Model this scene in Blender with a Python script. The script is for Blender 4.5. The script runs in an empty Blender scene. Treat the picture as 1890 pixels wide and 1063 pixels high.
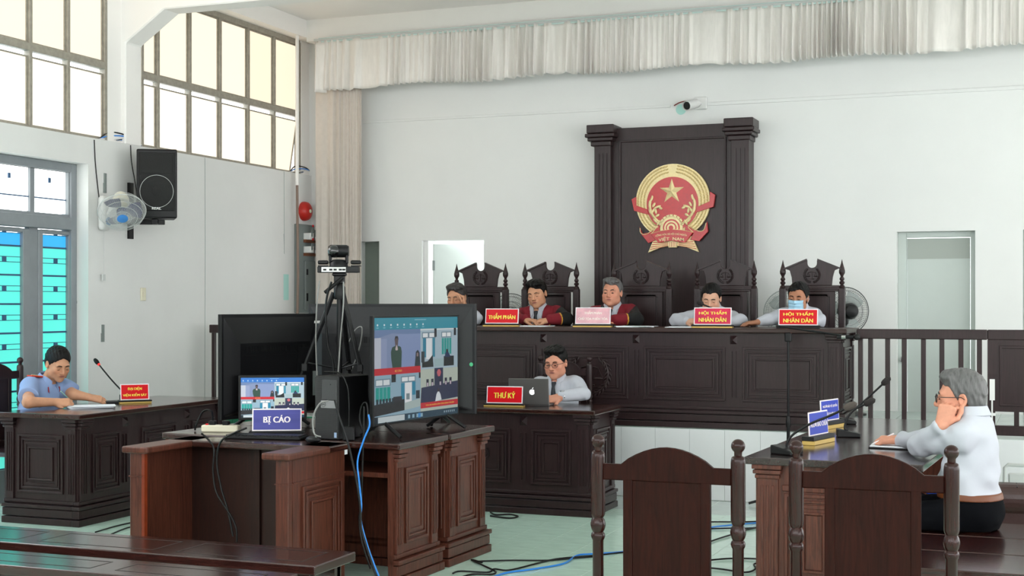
import bpy, math, random
import numpy as np
from mathutils import Matrix, Vector
random.seed(7)
SC = bpy.context.scene
COL = SC.collection
# ------------------------------------------------------------ camera, sky, light, exposure
FPX, YAW, VH, CAMH = 2550.0, math.radians(21.3), 560.0, 1.5
SA, CA = math.sin(YAW), math.cos(YAW)
cam_d = bpy.data.cameras.new('camera'); cam = bpy.data.objects.new('camera', cam_d); COL.objects.link(cam)
cam.location = (0, 0, CAMH); cam.rotation_euler = (math.pi / 2, 0, YAW)
cam_d.sensor_width = 36; cam_d.lens = FPX / 1890 * 36; cam_d.shift_y = (VH - 531.5) / 1890
cam_d.clip_start = .05; cam_d.clip_end = 200
SC.camera = cam
world = bpy.data.worlds.new('daylight'); SC.world = world; world.use_nodes = True
bg = world.node_tree.nodes['Background']; bg.inputs[0].default_value = (.97, .985, 1, 1); bg.inputs[1].default_value = 3.1
SC.view_settings.view_transform = 'Standard'; SC.view_settings.look = 'None'
SC.view_settings.gamma = 1; SC.view_settings.use_curve_mapping = False
SC.view_settings.exposure = 0.72
PANE_GLOW, TEAL_GLOW, SCREEN_GLOW = .80, .5, .52

# ------------------------------------------------------------ pixel helpers (a pixel gives a direction, a known plane the distance)
def P(u, v, X=None, Y=None, Z=None):
    o = (u - 945) / FPX; w = (VH - v) / FPX
    d = (-SA + o * CA, CA + o * SA, w)
    t = X / d[0] if X is not None else (Y / d[1] if Y is not None else (Z - CAMH) / d[2])
    return Vector((d[0] * t, d[1] * t, CAMH + d[2] * t))
def PX(u, Y): return P(u, 560, Y=Y).x
def PY(u, X): return P(u, 560, X=X).y
def PZ(u, v, Y): return P(u, v, Y=Y).z

# ------------------------------------------------------------ materials
def lin(h):
    h = h.lstrip('#'); r = []
    for i in (0, 2, 4):
        c = int(h[i:i + 2], 16) / 255
        r.append(c / 12.92 if c <= .04045 else ((c + .055) / 1.055) ** 2.4)
    return (*r, 1)
MATS = {}
def mat(name, col, rough=.5, metal=0, spec=.5, coat=0, var=0, vscale=8, bump=0, bscale=60, emit=None, estr=0, stretch=(1, 1, 1), vcol=False, alpha=1, trans=0, sheen=0):
    if name in MATS: return MATS[name]
    m = bpy.data.materials.new(name); m.use_nodes = True; MATS[name] = m
    nt = m.node_tree; N = nt.nodes; L = nt.links
    b = N['Principled BSDF']
    c = lin(col) if isinstance(col, str) else col
    b.inputs['Base Color'].default_value = c; b.inputs['Roughness'].default_value = rough
    b.inputs['Metallic'].default_value = metal; b.inputs['Specular IOR Level'].default_value = spec
    b.inputs['Coat Weight'].default_value = coat; b.inputs['Coat Roughness'].default_value = .12
    b.inputs['Sheen Weight'].default_value = sheen
    if alpha < 1: b.inputs['Alpha'].default_value = alpha
    if trans: b.inputs['Transmission Weight'].default_value = trans
    if emit:
        b.inputs['Emission Color'].default_value = lin(emit) if isinstance(emit, str) else emit
        b.inputs['Emission Strength'].default_value = estr
    src = None
    if vcol:
        a = N.new('ShaderNodeVertexColor'); a.layer_name = 'Col'; src = a.outputs[0]; L.new(src, b.inputs['Base Color'])
    if var or bump:
        tc = N.new('ShaderNodeTexCoord'); mp = N.new('ShaderNodeMapping'); mp.inputs['Scale'].default_value = stretch
        L.new(tc.outputs['Object'], mp.inputs[0])
    if var:
        n = N.new('ShaderNodeTexNoise'); n.inputs['Scale'].default_value = vscale; n.inputs['Detail'].default_value = 6; n.inputs['Roughness'].default_value = .6
        L.new(mp.outputs[0], n.inputs[0])
        mr = N.new('ShaderNodeMapRange'); mr.inputs[1].default_value = .3; mr.inputs[2].default_value = .7
        mr.inputs[3].default_value = 1 - var; mr.inputs[4].default_value = 1 + var
        L.new(n.outputs[0], mr.inputs[0])
        mx = N.new('ShaderNodeMix'); mx.data_type = 'RGBA'; mx.blend_type = 'MULTIPLY'; mx.inputs[0].default_value = 1
        mx.inputs[6].default_value = c
        if src: L.new(src, mx.inputs[6])
        L.new(mr.outputs[0], mx.inputs[7]); L.new(mx.outputs[2], b.inputs['Base Color'])
    if bump:
        n2 = N.new('ShaderNodeTexNoise'); n2.inputs['Scale'].default_value = bscale; n2.inputs['Detail'].default_value = 4
        L.new(mp.outputs[0], n2.inputs[0])
        bp = N.new('ShaderNodeBump'); bp.inputs['Strength'].default_value = bump; bp.inputs['Distance'].default_value = .01
        L.new(n2.outputs[0], bp.inputs['Height']); L.new(bp.outputs[0], b.inputs['Normal'])
    return m
def wood(name, c1, c2, rough=.38, coat=.12, along=(14, 14, 1.1), spec=.32):
    if name in MATS: return MATS[name]
    m = bpy.data.materials.new(name); m.use_nodes = True; MATS[name] = m
    nt = m.node_tree; N = nt.nodes; L = nt.links; b = N['Principled BSDF']
    tc = N.new('ShaderNodeTexCoord'); mp = N.new('ShaderNodeMapping'); mp.inputs['Scale'].default_value = along
    L.new(tc.outputs['Object'], mp.inputs[0])
    n = N.new('ShaderNodeTexNoise'); n.inputs['Scale'].default_value = 4; n.inputs['Detail'].default_value = 8; n.inputs['Roughness'].default_value = .65; n.inputs['Distortion'].default_value = 1.2
    L.new(mp.outputs[0], n.inputs[0])
    cr = N.new('ShaderNodeValToRGB'); cr.color_ramp.elements[0].position = .3; cr.color_ramp.elements[1].position = .72
    cr.color_ramp.elements[0].color = lin(c1); cr.color_ramp.elements[1].color = lin(c2)
    L.new(n.outputs[0], cr.inputs[0]); L.new(cr.outputs[0], b.inputs['Base Color'])
    b.inputs['Roughness'].default_value = rough; b.inputs['Coat Weight'].default_value = coat; b.inputs['Coat Roughness'].default_value = .15; b.inputs['Specular IOR Level'].default_value = spec
    bp = N.new('ShaderNodeBump'); bp.inputs['Strength'].default_value = .08; bp.inputs['Distance'].default_value = .004
    L.new(n.outputs[0], bp.inputs['Height']); L.new(bp.outputs[0], b.inputs['Normal'])
    return m
WD = wood('dark_mahogany', '#211414', '#332022')
WR = wood('red_mahogany', '#381a11', '#6a3a2c')
WC = wood('chair_mahogany', '#180503', '#2f0f08', spec=.1, coat=.05)
WCP = wood('chair_post_gloss', '#1a0604', '#30100a', rough=.25, coat=.15, spec=.25)
WB = wood('bench_mahogany', '#220f0d', '#3d1f1b', rough=.16, coat=.5, along=(1.1, 14, 14))
WIN = wood('raw_wood_inside', '#1d0c09', '#34180f', rough=.5, coat=.1)
M_WALL = mat('wall_paint_mint', '#e4e4e2', .8, var=.03, vscale=1.3, bump=.05, bscale=140)
M_WALLB = mat('wall_paint_white_mint', '#eaebe9', .8, var=.025, vscale=1.1, bump=.05, bscale=140)
M_CEIL = mat('ceiling_paint', '#f8f5f2', .85, var=.02, vscale=1)
M_TILE = mat('green_floor_tile', '#cdeadb', .14, var=.1, vscale=7, spec=.5, stretch=(1, 3, 1))
M_TILE2 = mat('grey_floor_tile', '#c0cec8', .18, var=.06, vscale=5)
M_GROUT = mat('grout', '#dfe6da', .8)
M_WTILE = mat('white_glazed_tile', '#dddfe0', .15, var=.02, vscale=3)
M_GTILE = mat('green_glazed_tile', '#2f6f55', .2, var=.08, vscale=30)
M_BLACK = mat('black_plastic', '#0d0d0f', .42, spec=.3)
M_BLACK2 = mat('matte_black_metal', '#121214', .38, spec=.3)
M_TVB = mat('tv_back_black', '#0c0c0f', .42, spec=.25, bump=.05, bscale=300)
M_TVG = mat('tv_back_grey', '#2a2a2c', .42, spec=.25, bump=.05, bscale=300)
M_GREY = mat('grey_metal', '#7f8785', .5)
M_LGREY = mat('light_grey_plastic', '#c9ccca', .45)
M_WHITE = mat('white_plastic', '#e6e6e4', .4)
M_CREAM = mat('cream_plastic', '#e2dcc4', .45)
M_CHROME = mat('chrome', '#c8c8c8', .2, metal=1)
M_GOLD = mat('gold_paint', '#f0dca6', .42, metal=.1, var=.1, vscale=30)
M_RED = mat('sign_red', '#d80f1c', .35, spec=.2)
M_YEL = mat('sign_yellow', '#f4dc4a', .4)
M_SIGNW = mat('sign_white', '#efe6ea', .35)
M_BLUE = mat('sign_blue', '#3a3fa0', .35, spec=.2)
M_PAPER = mat('paper', '#eceff5', .7)
M_CABLE = mat('black_cable', '#0a0a0b', .45, spec=.3)
M_CABLEB = mat('blue_cable', '#2d86e0', .4)
M_CABLEG = mat('grey_cable', '#8b8b88', .45)

# ------------------------------------------------------------ mesh builder and object helpers
class MB:
    def __init__(s, M=None): s.v = []; s.f = []; s.m = []; s.k = 0; s.M = M or Matrix()
    def add(s, vs, fs):
        o = len(s.v)
        s.v += [tuple(s.M @ Vector(p)) for p in vs]
        s.f += [tuple(o + i for i in f) for f in fs]; s.m += [s.k] * len(fs)
        return s
    def box(s, x0, y0, z0, x1, y1, z1):
        if x0 > x1: x0, x1 = x1, x0
        if y0 > y1: y0, y1 = y1, y0
        if z0 > z1: z0, z1 = z1, z0
        return s.add([(x0, y0, z0), (x1, y0, z0), (x1, y1, z0), (x0, y1, z0), (x0, y0, z1), (x1, y0, z1), (x1, y1, z1), (x0, y1, z1)],
                     [(0, 3, 2, 1), (4, 5, 6, 7), (0, 1, 5, 4), (1, 2, 6, 5), (2, 3, 7, 6), (3, 0, 4, 7)])
    def cbox(s, c, d):
        return s.box(c[0] - d[0] / 2, c[1] - d[1] / 2, c[2] - d[2] / 2, c[0] + d[0] / 2, c[1] + d[1] / 2, c[2] + d[2] / 2)
    def prism(s, pts, y0, y1, ax='y'):
        # polygon given counter-clockwise in (x,z); extruded along y (or other axis)
        def mk(a, b, t): return {'y': (a, t, b), 'x': (t, a, b), 'z': (a, b, t)}[ax]
        n = len(pts)
        vs = [mk(a, b, y0) for a, b in pts] + [mk(a, b, y1) for a, b in pts]
        fs = [tuple(range(n)), tuple(range(2 * n - 1, n - 1, -1))] + [(i, i + n, (i + 1) % n + n, (i + 1) % n) for i in range(n)]
        return s.add(vs, fs)
    def frame(s, x0, z0, x1, z1, w, y0, y1):
        o = [(x0, z0), (x1, z0), (x1, z1), (x0, z1)]; i = [(x0 + w, z0 + w), (x1 - w, z0 + w), (x1 - w, z1 - w), (x0 + w, z1 - w)]
        vs = [(a, y0, b) for a, b in o] + [(a, y0, b) for a, b in i] + [(a, y1, b) for a, b in o] + [(a, y1, b) for a, b in i]
        fs = []
        for k in range(4):
            n = (k + 1) % 4
            fs += [(k, n, 4 + n, 4 + k), (8 + k, 12 + k, 12 + n, 8 + n), (k, 8 + k, 8 + n, n), (4 + k, 4 + n, 12 + n, 12 + k)]
        return s.add(vs, fs)
    def lathe(s, prof, n=16, c=(0, 0, 0), ax='z', cap=True):
        vs = []
        for r, z in prof:
            for i in range(n):
                a = 2 * math.pi * i / n; p = (r * math.cos(a), r * math.sin(a), z)
                if ax == 'y': p = (p[0], p[2], p[1])
                if ax == 'x': p = (p[2], p[0], p[1])
                vs.append((c[0] + p[0], c[1] + p[1], c[2] + p[2]))
        fs = [(j * n + i, j * n + (i + 1) % n, (j + 1) * n + (i + 1) % n, (j + 1) * n + i) for j in range(len(prof) - 1) for i in range(n)]
        if cap: fs += [tuple(range(n - 1, -1, -1)), tuple(range((len(prof) - 1) * n, len(prof) * n))]
        return s.add(vs, fs)
    def tube(s, path, r, n=8, cap=True):
        path = [Vector(p) for p in path]; m = len(path); rs = r if isinstance(r, (list, tuple)) else [r] * m
        vs = []; up = None
        for i, p in enumerate(path):
            t = (path[min(i + 1, m - 1)] - path[max(i - 1, 0)])
            if t.length < 1e-9: t = Vector((0, 0, 1))
            t.normalize()
            if up is None: up = Vector((0, 0, 1)) if abs(t.z) < .9 else Vector((1, 0, 0))
            a = t.cross(up)
            if a.length < 1e-6: a = t.cross(Vector((1, .3, .2)))
            a.normalize(); b = a.cross(t).normalized(); up = b
            for k in range(n):
                q = 2 * math.pi * k / n; vs.append(p + (a * math.cos(q) + b * math.sin(q)) * rs[i])
        fs = [(j * n + i, j * n + (i + 1) % n, (j + 1) * n + (i + 1) % n, (j + 1) * n + i) for j in range(m - 1) for i in range(n)]
        if cap: fs += [tuple(range(n - 1, -1, -1)), tuple(range((m - 1) * n, m * n))]
        return s.add(vs, fs)
    def sphere(s, c, r, nu=16, nv=10):
        r = (r, r, r) if not isinstance(r, (tuple, list)) else r
        vs = []
        for j in range(nv + 1):
            th = math.pi * (j / nv); z = -math.cos(th); q = max(math.sin(th), .001)
            for i in range(nu):
                a = 2 * math.pi * i / nu; vs.append((c[0] + r[0] * q * math.cos(a), c[1] + r[1] * q * math.sin(a), c[2] + r[2] * z))
        fs = [(j * nu + i, j * nu + (i + 1) % nu, (j + 1) * nu + (i + 1) % nu, (j + 1) * nu + i) for j in range(nv) for i in range(nu)]
        return s.add(vs, fs)
    def pyramid(s, cx, cz, w, h, y0, y1):
        return s.add([(cx - w / 2, y0, cz - h / 2), (cx + w / 2, y0, cz - h / 2), (cx + w / 2, y0, cz + h / 2), (cx - w / 2, y0, cz + h / 2), (cx, y1, cz)],
                     [(0, 1, 4), (1, 2, 4), (2, 3, 4), (3, 0, 4), (3, 2, 1, 0)])
    def mesh(s, name):
        me = bpy.data.meshes.new(name); me.from_pydata(s.v, [], s.f); me.update(); return me
    def build(s, name, mats, parent=None, smooth=None, bevel=0, seg=1):
        me = s.mesh(name)
        for m in (mats if isinstance(mats, (list, tuple)) else [mats]): me.materials.append(m)
        if isinstance(mats, (list, tuple)): me.polygons.foreach_set('material_index', s.m)
        import bmesh
        b = bmesh.new(); b.from_mesh(me); bmesh.ops.recalc_face_normals(b, faces=b.faces); b.to_mesh(me); b.free()
        if smooth:
            me.polygons.foreach_set('use_smooth', [True] * len(me.polygons)); me.set_sharp_from_angle(angle=math.radians(smooth))
        o = bpy.data.objects.new(name, me); COL.objects.link(o)
        if parent is not None: o.parent = parent
        if bevel:
            bm = o.modifiers.new('edge', 'BEVEL'); bm.width = bevel; bm.segments = seg; bm.limit_method = 'ANGLE'; bm.angle_limit = math.radians(50)
        return o
def tag(o, label, cat, group=None, kind=None):
    o['label'] = label; o['category'] = cat
    if group: o['group'] = group
    if kind: o['kind'] = kind
    return o
def thing(name, label, cat, loc=(0, 0, 0), rz=0, group=None):
    o = bpy.data.objects.new(name, None); COL.objects.link(o); o.empty_display_size = .1
    o.location = loc; o.rotation_euler = (0, 0, rz)
    return tag(o, label, cat, group)
def struct(o, label=None):
    o['kind'] = 'structure'
    if label: o['label'] = label
    return o
def copy_tree(o, parent=None, **kw):
    c = o.copy(); COL.objects.link(c); c.parent = parent
    for ch in o.children: copy_tree(ch, c)
    return c
def smooth_path(pts, n=6):
    pts = [Vector(p) for p in pts]; out = []
    for i in range(len(pts) - 1):
        p0 = pts[max(i - 1, 0)]; p1 = pts[i]; p2 = pts[i + 1]; p3 = pts[min(i + 2, len(pts) - 1)]
        for k in range(n):
            t = k / n
            out.append(.5 * ((2 * p1) + (p2 - p0) * t + (2 * p0 - 5 * p1 + 4 * p2 - p3) * t * t + (3 * p1 - p0 - 3 * p2 + p3) * t ** 3))
    return out + [pts[-1]]
_TXT = {}
def text_data(txt, bold=.0):
    if (txt, bold) in _TXT: return _TXT[(txt, bold)]
    cu = bpy.data.curves.new('t', 'FONT'); cu.body = txt; cu.align_x = 'CENTER'; cu.offset = bold; cu.resolution_u = 3; cu.space_line = .95
    o = bpy.data.objects.new('t', cu); COL.objects.link(o); bpy.context.view_layer.update()
    me = bpy.data.meshes.new_from_object(o.evaluated_get(bpy.context.evaluated_depsgraph_get()))
    v = np.array([p.co[:2] for p in me.vertices]) if len(me.vertices) else np.zeros((1, 2)); f = [tuple(p.vertices) for p in me.polygons]
    bpy.data.objects.remove(o); bpy.data.curves.remove(cu); bpy.data.meshes.remove(me)
    lo, hi = v.min(0), v.max(0); v = (v - (lo + hi) / 2) / np.maximum(hi - lo, 1e-6)
    _TXT[(txt, bold)] = (v, f); return v, f
def add_text(mb, txt, w, h, c, y, bold=.02):
    """flat lettering in the x-z plane facing -y, centred at c=(x,z)"""
    v, f = text_data(txt, 0)
    st = bold * h * .9
    for dx, dz in ((0, 0), (.5 * st, 0), (-.5 * st, 0), (st, 0), (-st, 0)):
        y -= .00012
        mb.add([(c[0] + a * (w - 2 * st) + dx, y, c[1] + b * h + dz) for a, b in v], f)
# ============================================================ the room
XL, YB, PODZ, PODY = -7.2, 12.7, .54, 10.35
XR = 5.0
CEILZ = 4.40
# ---- floor: base slab with every green tile on top
fl = struct(MB().box(-7.45, -2, -.12, XR, 12.9, -.0012).build('floor', M_GROUT), 'pale green glazed tile floor with light joints')
TX, TY = .27, .254
tiles = []
x = -2.95 - 16 * TX
xs = []
while x < 2.0: xs.append(x); x += TX
ys = [8.655 + (k) * TY for k in range(-14, 4)]
tile_me = None
cnt = 0
cand = []
for xx in xs:
    for yy in ys:
        cx, cy = xx + TX / 2, yy + TY / 2
        if cx < -7.2 or cx > 1.3: continue
        zc = -SA * cx + CA * cy; u = 945 + FPX * (CA * cx + SA * cy) / zc; v = 560 + FPX * 1.5 / zc
        vis = (-40 < u < 1930) and v < 1090
        key = 0
        if 860 < u < 1130 or (1280 < u < 1480) : key = 3
        elif u < 420 and v < 1000: key = 2
        elif u > 1480: key = 1
        cand.append((key if vis else -1, -v, xx, yy))
cand.sort(key=lambda q: (-q[0], q[1]))
mt = MB().box(.0015, .0015, -.006, TX - .0015, TY - .0015, 0).mesh('tile'); mt.materials.append(M_TILE)
for i, (k, v, xx, yy) in enumerate(cand[:300]):
    o = bpy.data.objects.new('tile', mt); COL.objects.link(o); o.parent = fl; o.location = (xx, yy, 0)
rest = MB()
for (k, v, xx, yy) in cand[300:]: rest.box(xx + .0012, yy + .0012, -.006, xx + TX - .0012, yy + TY - .0012, 0)
y = ys[0] - TY
while y > -1:
    for xx in xs: rest.box(xx + .0012, y + .0012, -.006, xx + TX - .0012, y + TY - .0012, 0)
    y -= TY
o = rest.build('tile_field', M_TILE, fl); o['kind'] = 'stuff'
yt = ys[-1] + TY
bl = MB()
xx = -7.2
k = 0
while xx < XR - .3:
    bl.box(xx + .002, yt + .002, -.006, xx + .538, PODY, 0); xx += .54
o = bl.build('border_tile', M_TILE2, fl); o['kind'] = 'stuff'
# ---- podium
pod = struct(MB().box(-7.2, PODY + .012, 0, XR, YB, PODZ - .004).build('podium', M_GROUT), 'raised tiled platform carrying the judges bench')
x = -7.2; TW = .272
wt = MB().box(.001, 0, .003, TW - .001, .012, PODZ - .002).mesh('tile'); wt.materials.append(M_WTILE)
gt = MB().box(.001, 0, .003, TW - .001, .012, .265).mesh('tile'); gt.materials.append(M_GTILE)
k = 0
while x < .9:
    u = 945 + FPX * (CA * x + SA * PODY) / (-SA * x + CA * PODY)
    green = u < 560 or u > 1862
    if green:
        for zz in (0, .27):
            o = bpy.data.objects.new('tile', gt); COL.objects.link(o); o.parent = pod; o.location = (x, PODY, zz)
    else:
        o = bpy.data.objects.new('tile', wt); COL.objects.link(o); o.parent = pod; o.location = (x, PODY, 0)
    x += TW; k += 1
pt = MB(); x = -7.2
while x < XR - .3:
    y = PODY
    while y < YB - .1:
        pt.box(x + .002, y + .002, PODZ - .004, x + .398, min(y + .398, YB), PODZ); y += .4
    x += .4
o = pt.build('podium_floor_tile', M_TILE2, pod); o['kind'] = 'stuff'
# ---- back wall with door openings
DT = 2.17
A0, A1 = PX(660, YB), PX(700, YB)
B0, B1 = PX(779, YB), PX(893, YB)
C0, C1 = PX(1655, YB), PX(1800, YB)
D0, D1 = PX(1888, YB), PX(2010, YB)
DT = PZ(1700, 427, YB)
bw = MB()
xp = -7.45
for a, b in ((A0, A1), (B0, B1), (C0, C1), (D0, D1)):
    bw.box(xp, YB, 0, a, YB + .2, CEILZ); bw.box(a, YB, DT, b, YB + .2, CEILZ); xp = b
bw.box(xp, YB, 0, XR, YB + .2, CEILZ)
struct(bw.build('wall_back', M_WALLB), 'pale mint white back wall')
M_DOORP = mat('painted_door', '#c6cfca', .55, var=.03, vscale=2)
M_DOORG = mat('painted_door_grey', '#a9b0a9', .6)
def flush_door(n, x0, x1, m, knob=None, inset=.13, label=None):
    d = thing('door_%d' % n, label, 'door', ((x0 + x1) / 2, YB + inset, 0)); d['kind'] = 'structure'
    w = (x1 - x0) / 2
    f = MB().box(-w, -.03, 0, -w + .075, .06, DT - .0).box(w - .045, -.03, 0, w, .06, DT).box(-w + .075, -.03, DT - .05, w - .045, .06, DT).build('door_frame', m, d, bevel=.004)
    MB().box(-w + .08, 0, 0, w - .05, .05, DT - .056).build('door_leaf', m, d)
    MB().box(-w + .08, -.004, DT - .24, w - .05, .0, DT - .06).build('lintel_board', M_DOORG, d)
    if knob is not None:
        k = MB(); k.lathe([(.026, 0), (.026, -.008), (.012, -.012), (.012, -.03), (.026, -.036), (.03, -.05), (.024, -.062), (.005, -.066)], 16, (knob - (x0 + x1) / 2, 0, 1.0), 'y'); k.build('knob', M_CHROME, d, smooth=40)
    return d
flush_door(2, C0, C1, M_DOORP, knob=PX(1667, YB + .1), label='closed pale door in the back wall behind the wooden railing')
flush_door(3, D0, D1, M_DOORG, label='door recess at the right edge of the back wall')
# small dark recess at far left
r_ = thing('door_4', 'narrow grey green doorway beside the curtain', 'door', ((A0 + A1) / 2, YB + .17, 0)); r_['kind'] = 'structure'
w = (A1 - A0) / 2
MB().box(-w, 0, 0, w, .05, DT).build('door_leaf', mat('door_grey_green', '#8d978e', .6, var=.03), r_)
MB().box(w - .03, -.12, 0, w, 0, DT).build('door_frame', mat('door_edge', '#b0b7ae', .6), r_)
# open doorway: lit corridor behind + leaf ajar
cw = (B1 - B0)
struct(MB().box(B0 - .6, YB + 1.6, 0, B1 + 1.2, YB + 1.7, 3).build('wall_corridor', mat('corridor_paint', '#e7eee9', .8)), 'bright corridor wall seen through the open doorway')
struct(MB().box(B0 - .6, YB + .2, -.02, B1 + 1.2, YB + 1.6, 0).build('floor_corridor', M_TILE2), 'corridor floor behind the doorway')
d = thing('door_5', 'pale door leaf standing ajar in the back doorway', 'door', (B0, YB + .1, 0)); d['kind'] = 'structure'
MB().box(0, -.06, 0, .05, .1, DT).build('door_frame', M_WHITE, d)
lf = MB(); lf.M = Matrix.Translation((.055, .06, 0)) @ Matrix.Rotation(math.radians(34), 4, 'Z')
lf.box(0, 0, .01, .74, .04, DT - .03); lfo = lf.build('door_leaf', M_DOORP, d, bevel=.003)
hg = MB(); hg.M = lf.M
for z in (.35, 1.1, DT - .3): hg.box(-.012, -.012, z, .012, .004, z + .1)
hg.build('hinge', M_GREY, d)
# ---- ceiling, beams
struct(MB().box(-7.45, -2.2, CEILZ, XR, 12.9, CEILZ + .15).build('ceiling', M_CEIL), 'off white concrete ceiling')
struct(MB().box(-7.45, 9.80, 4.22, -7.1, YB, CEILZ).build('beam_left', M_CEIL), 'concrete ring beam above the left windows')
struct(MB().box(-7.1, 12.42, 4.18, XR, YB, CEILZ).build('beam_back', M_CEIL), 'concrete ring beam above the back curtain')
pf = MB().prism([(XR, 3.93), (XR, CEILZ), (-7.45, CEILZ), (-7.45, 2.83), (-7.2, 2.83), (-7.2, 3.68), (-6.82, 3.93)], 9.58, 9.80)
struct(pf.build('portal_frame', M_CEIL, bevel=.01), 'concrete portal frame with a sloping haunch')
struct(MB().box(-7.45, -2.2, 0, XR, -2.0, 2.0).build('wall_rear', M_WALLB), 'unseen pale rear wall of the gallery left open above to balance the light')  # unseen wall, height shaped to block low light and admit it above
struct(MB().box(-7.45, -2.0, 0, XL, 3.5, CEILZ).build('wall_left_near', M_WALL), 'left wall beside the gallery')
struct(MB().box(XR, -2.2, 0, XR + .2, 12.9, .9).box(XR, -2.2, 2.9, XR + .2, 12.9, CEILZ).build('wall_right', M_WALLB), 'unseen pale right wall with an open band added to balance the light')  # unseen wall, its open band made up to limit the side light
# ---- left wall with door opening
LEDGE, DH = 2.835, 2.62
DY0, DY1 = 7.25, 9.10
lw = MB().box(-7.45, DY1, 0, XL, YB, LEDGE).box(-7.45, DY0, DH, XL, DY1, LEDGE).box(-7.45, 3.5, 0, XL, DY0, LEDGE)
struct(lw.build('wall_left', M_WALL), 'pale mint left wall with the door and windows above')
XW = -7.27
wy = [PY(u, XW) for u in (190.5, 258, 550)]
uw = MB().box(-7.45, PY(549, XW) + .018, LEDGE, XW + .04, YB, 4.22)
struct(uw.build('wall_left_pier', M_CEIL), 'warm white pier between the window and the back corner')
struct(MB().box(-7.45, 3.5, 4.36, XW + .06, 9.58, CEILZ).box(-7.45, PY(190.5, XW) + .018, LEDGE, XW + .03, 9.58, 4.36).build('beam_left_near', M_CEIL), 'strip of wall above the near left window')
# dado of green tile on the left wall
da = struct(MB().box(XL, DY1 + .02, 0, XL + .01, PODY, .54).build('baseboard_left', M_GROUT), 'green tile dado along the left wall')
y = DY1 + .03
while y + .27 < PODY:
    for zz in (.003, .272): MB().box(XL + .01, y, zz, XL + .02, y + .266, zz + .263).build('tile', M_GTILE, da)
    y += .27
MB().box(XL, DY1 + .02, .54, XL + .03, PODY, .585).build('cap_rail', WD, da)
# crack line / seam strips on wall
sm = mat('seam_filler', '#9aa3a0', .8)
for u, v0, v1 in ((378, 292, 748), (524, 318, 420)):
    yy = PY(u, XL); MB().tube([(XL + .001, yy, 2.83), (XL + .001, yy + .004, 2.0), (XL + .001, yy - .003, .6 if u < 400 else 2.2)], .003, 5).build('seam', sm, bpy.data.objects['wall_left'])
# ---- high windows
M_WFR = mat('weathered_steel_frame', '#9c968a', .6, var=.15, vscale=25)
M_PANES = [mat('frosted_pane', '#5a5448', .6, emit='#fff3e0', estr=PANE_GLOW), mat('frosted_pane_aged', '#5a5448', .6, emit='#ffeed4', estr=PANE_GLOW * .92), mat('frosted_pane_stained', '#5a5448', .6, emit='#fdeacf', estr=PANE_GLOW * .86)]
def high_window(n, us, zs, label, tilt_last=False):
    ysn = [PY(u, XW) for u in us]
    w = thing('window_%d' % n, label, 'window', (XW, ysn[0], LEDGE)); w['kind'] = 'structure'
    oy, oz = ysn[0], LEDGE
    bw_ = .035
    for i, yy in enumerate(ysn):
        MB().box(-.03, yy - oy - bw_ / 2, 0, .03, yy - oy + bw_ / 2, zs[-1] - oz).build('mullion', M_WFR, w, bevel=.004)
    for z in zs[1:]:
        MB().box(-.028, ysn[0] - oy, z - oz - .03, .032, ysn[-1] - oy, z - oz + .03).build('transom_bar', M_WFR, w, bevel=.004)
    MB().box(-.035, ysn[0] - oy, 0, .035, ysn[-1] - oy, .02).build('sill_bar', M_WFR, w)
    for i in range(len(ysn) - 1):
        for j in range(len(zs) - 1):
            y0, y1 = ysn[i] - oy + bw_ / 2 + .003, ysn[i + 1] - oy - bw_ / 2 - .003
            z0, z1 = zs[j] - oz + (.02 if j == 0 else .032), zs[j + 1] - oz - .032
            if j == 0: z1 -= .035
            last = tilt_last and i == len(ysn) - 2 and j == 0
            m = MB()
            if last: m.M = Matrix.Translation((0, 0, z1)) @ Matrix.Rotation(math.radians(9), 4, 'Y') @ Matrix.Translation((0, 0, -z1))
            m.box(-.006, y0, z0, .0, y1, z1)
            pn = m.build('pane', M_PANES[min(2, j + (1 if i >= len(ysn) - 3 and n == 2 else 0))], w)
            f = MB(); f.M = m.M
            f.M = f.M @ Matrix(((0, 1, 0, 0), (1, 0, 0, 0), (0, 0, 1, 0), (0, 0, 0, 1)))
            f.frame(y0 - .001, z0 - .001, y1 + .001, z1 + .001, .012, -.012, .01)
            f.build('pane_frame', M_WFR, pn)
    return w
u1 = [-170, -95, -22, 52, 122, 190.5]
high_window(1, u1, [LEDGE, 3.455, 4.36], 'near band of frosted high windows on the left wall')
high_window(2, [258.5, 288, 347, 403, 455, 503, 549], [LEDGE, 3.455, 4.20], 'far band of frosted high windows with one pane tilted open', True)
# ---- left door: steel frame, two leaves of barred teal glass, white transom
M_DFR = mat('grey_steel_door', '#8a8f93', .5, var=.06, vscale=9)
M_TEAL = mat('teal_lit_glass', '#3fb0a8', .3, emit='#63efdc', estr=TEAL_GLOW)
M_AZURE = mat('azure_lit_glass', '#2f7fc0', .3, emit='#38b4f0', estr=TEAL_GLOW)
M_WLIT = mat('white_lit_glass', '#f2f6f5', .3, emit='#f4f8f6', estr=1.6)
M_BAR = mat('grille_bar', '#3c5d80', .5)
XD = -7.36
d = thing('door_1', 'grey steel double door with barred teal glass and a white transom', 'door', (XD, DY1, 0)); d['kind'] = 'structure'
L_ = DY1 - DY0
MB().box(-.05, -.07, 0, .05, 0, DH).build('door_frame', M_DFR, d, bevel=.004)
MB().box(-.05, -L_, DH - .07, .05, -.07, DH).build('door_frame', M_DFR, d, bevel=.004)
zt = P(120, 425, X=XD).z; zt1 = P(120, 402, X=XD).z
MB().box(-.05, -L_, zt, .06, -.07, zt1).build('transom_bar', M_DFR, d, bevel=.004)
g0, g1 = PY(74, XD) - DY1, PY(128, XD) - DY1
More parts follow.
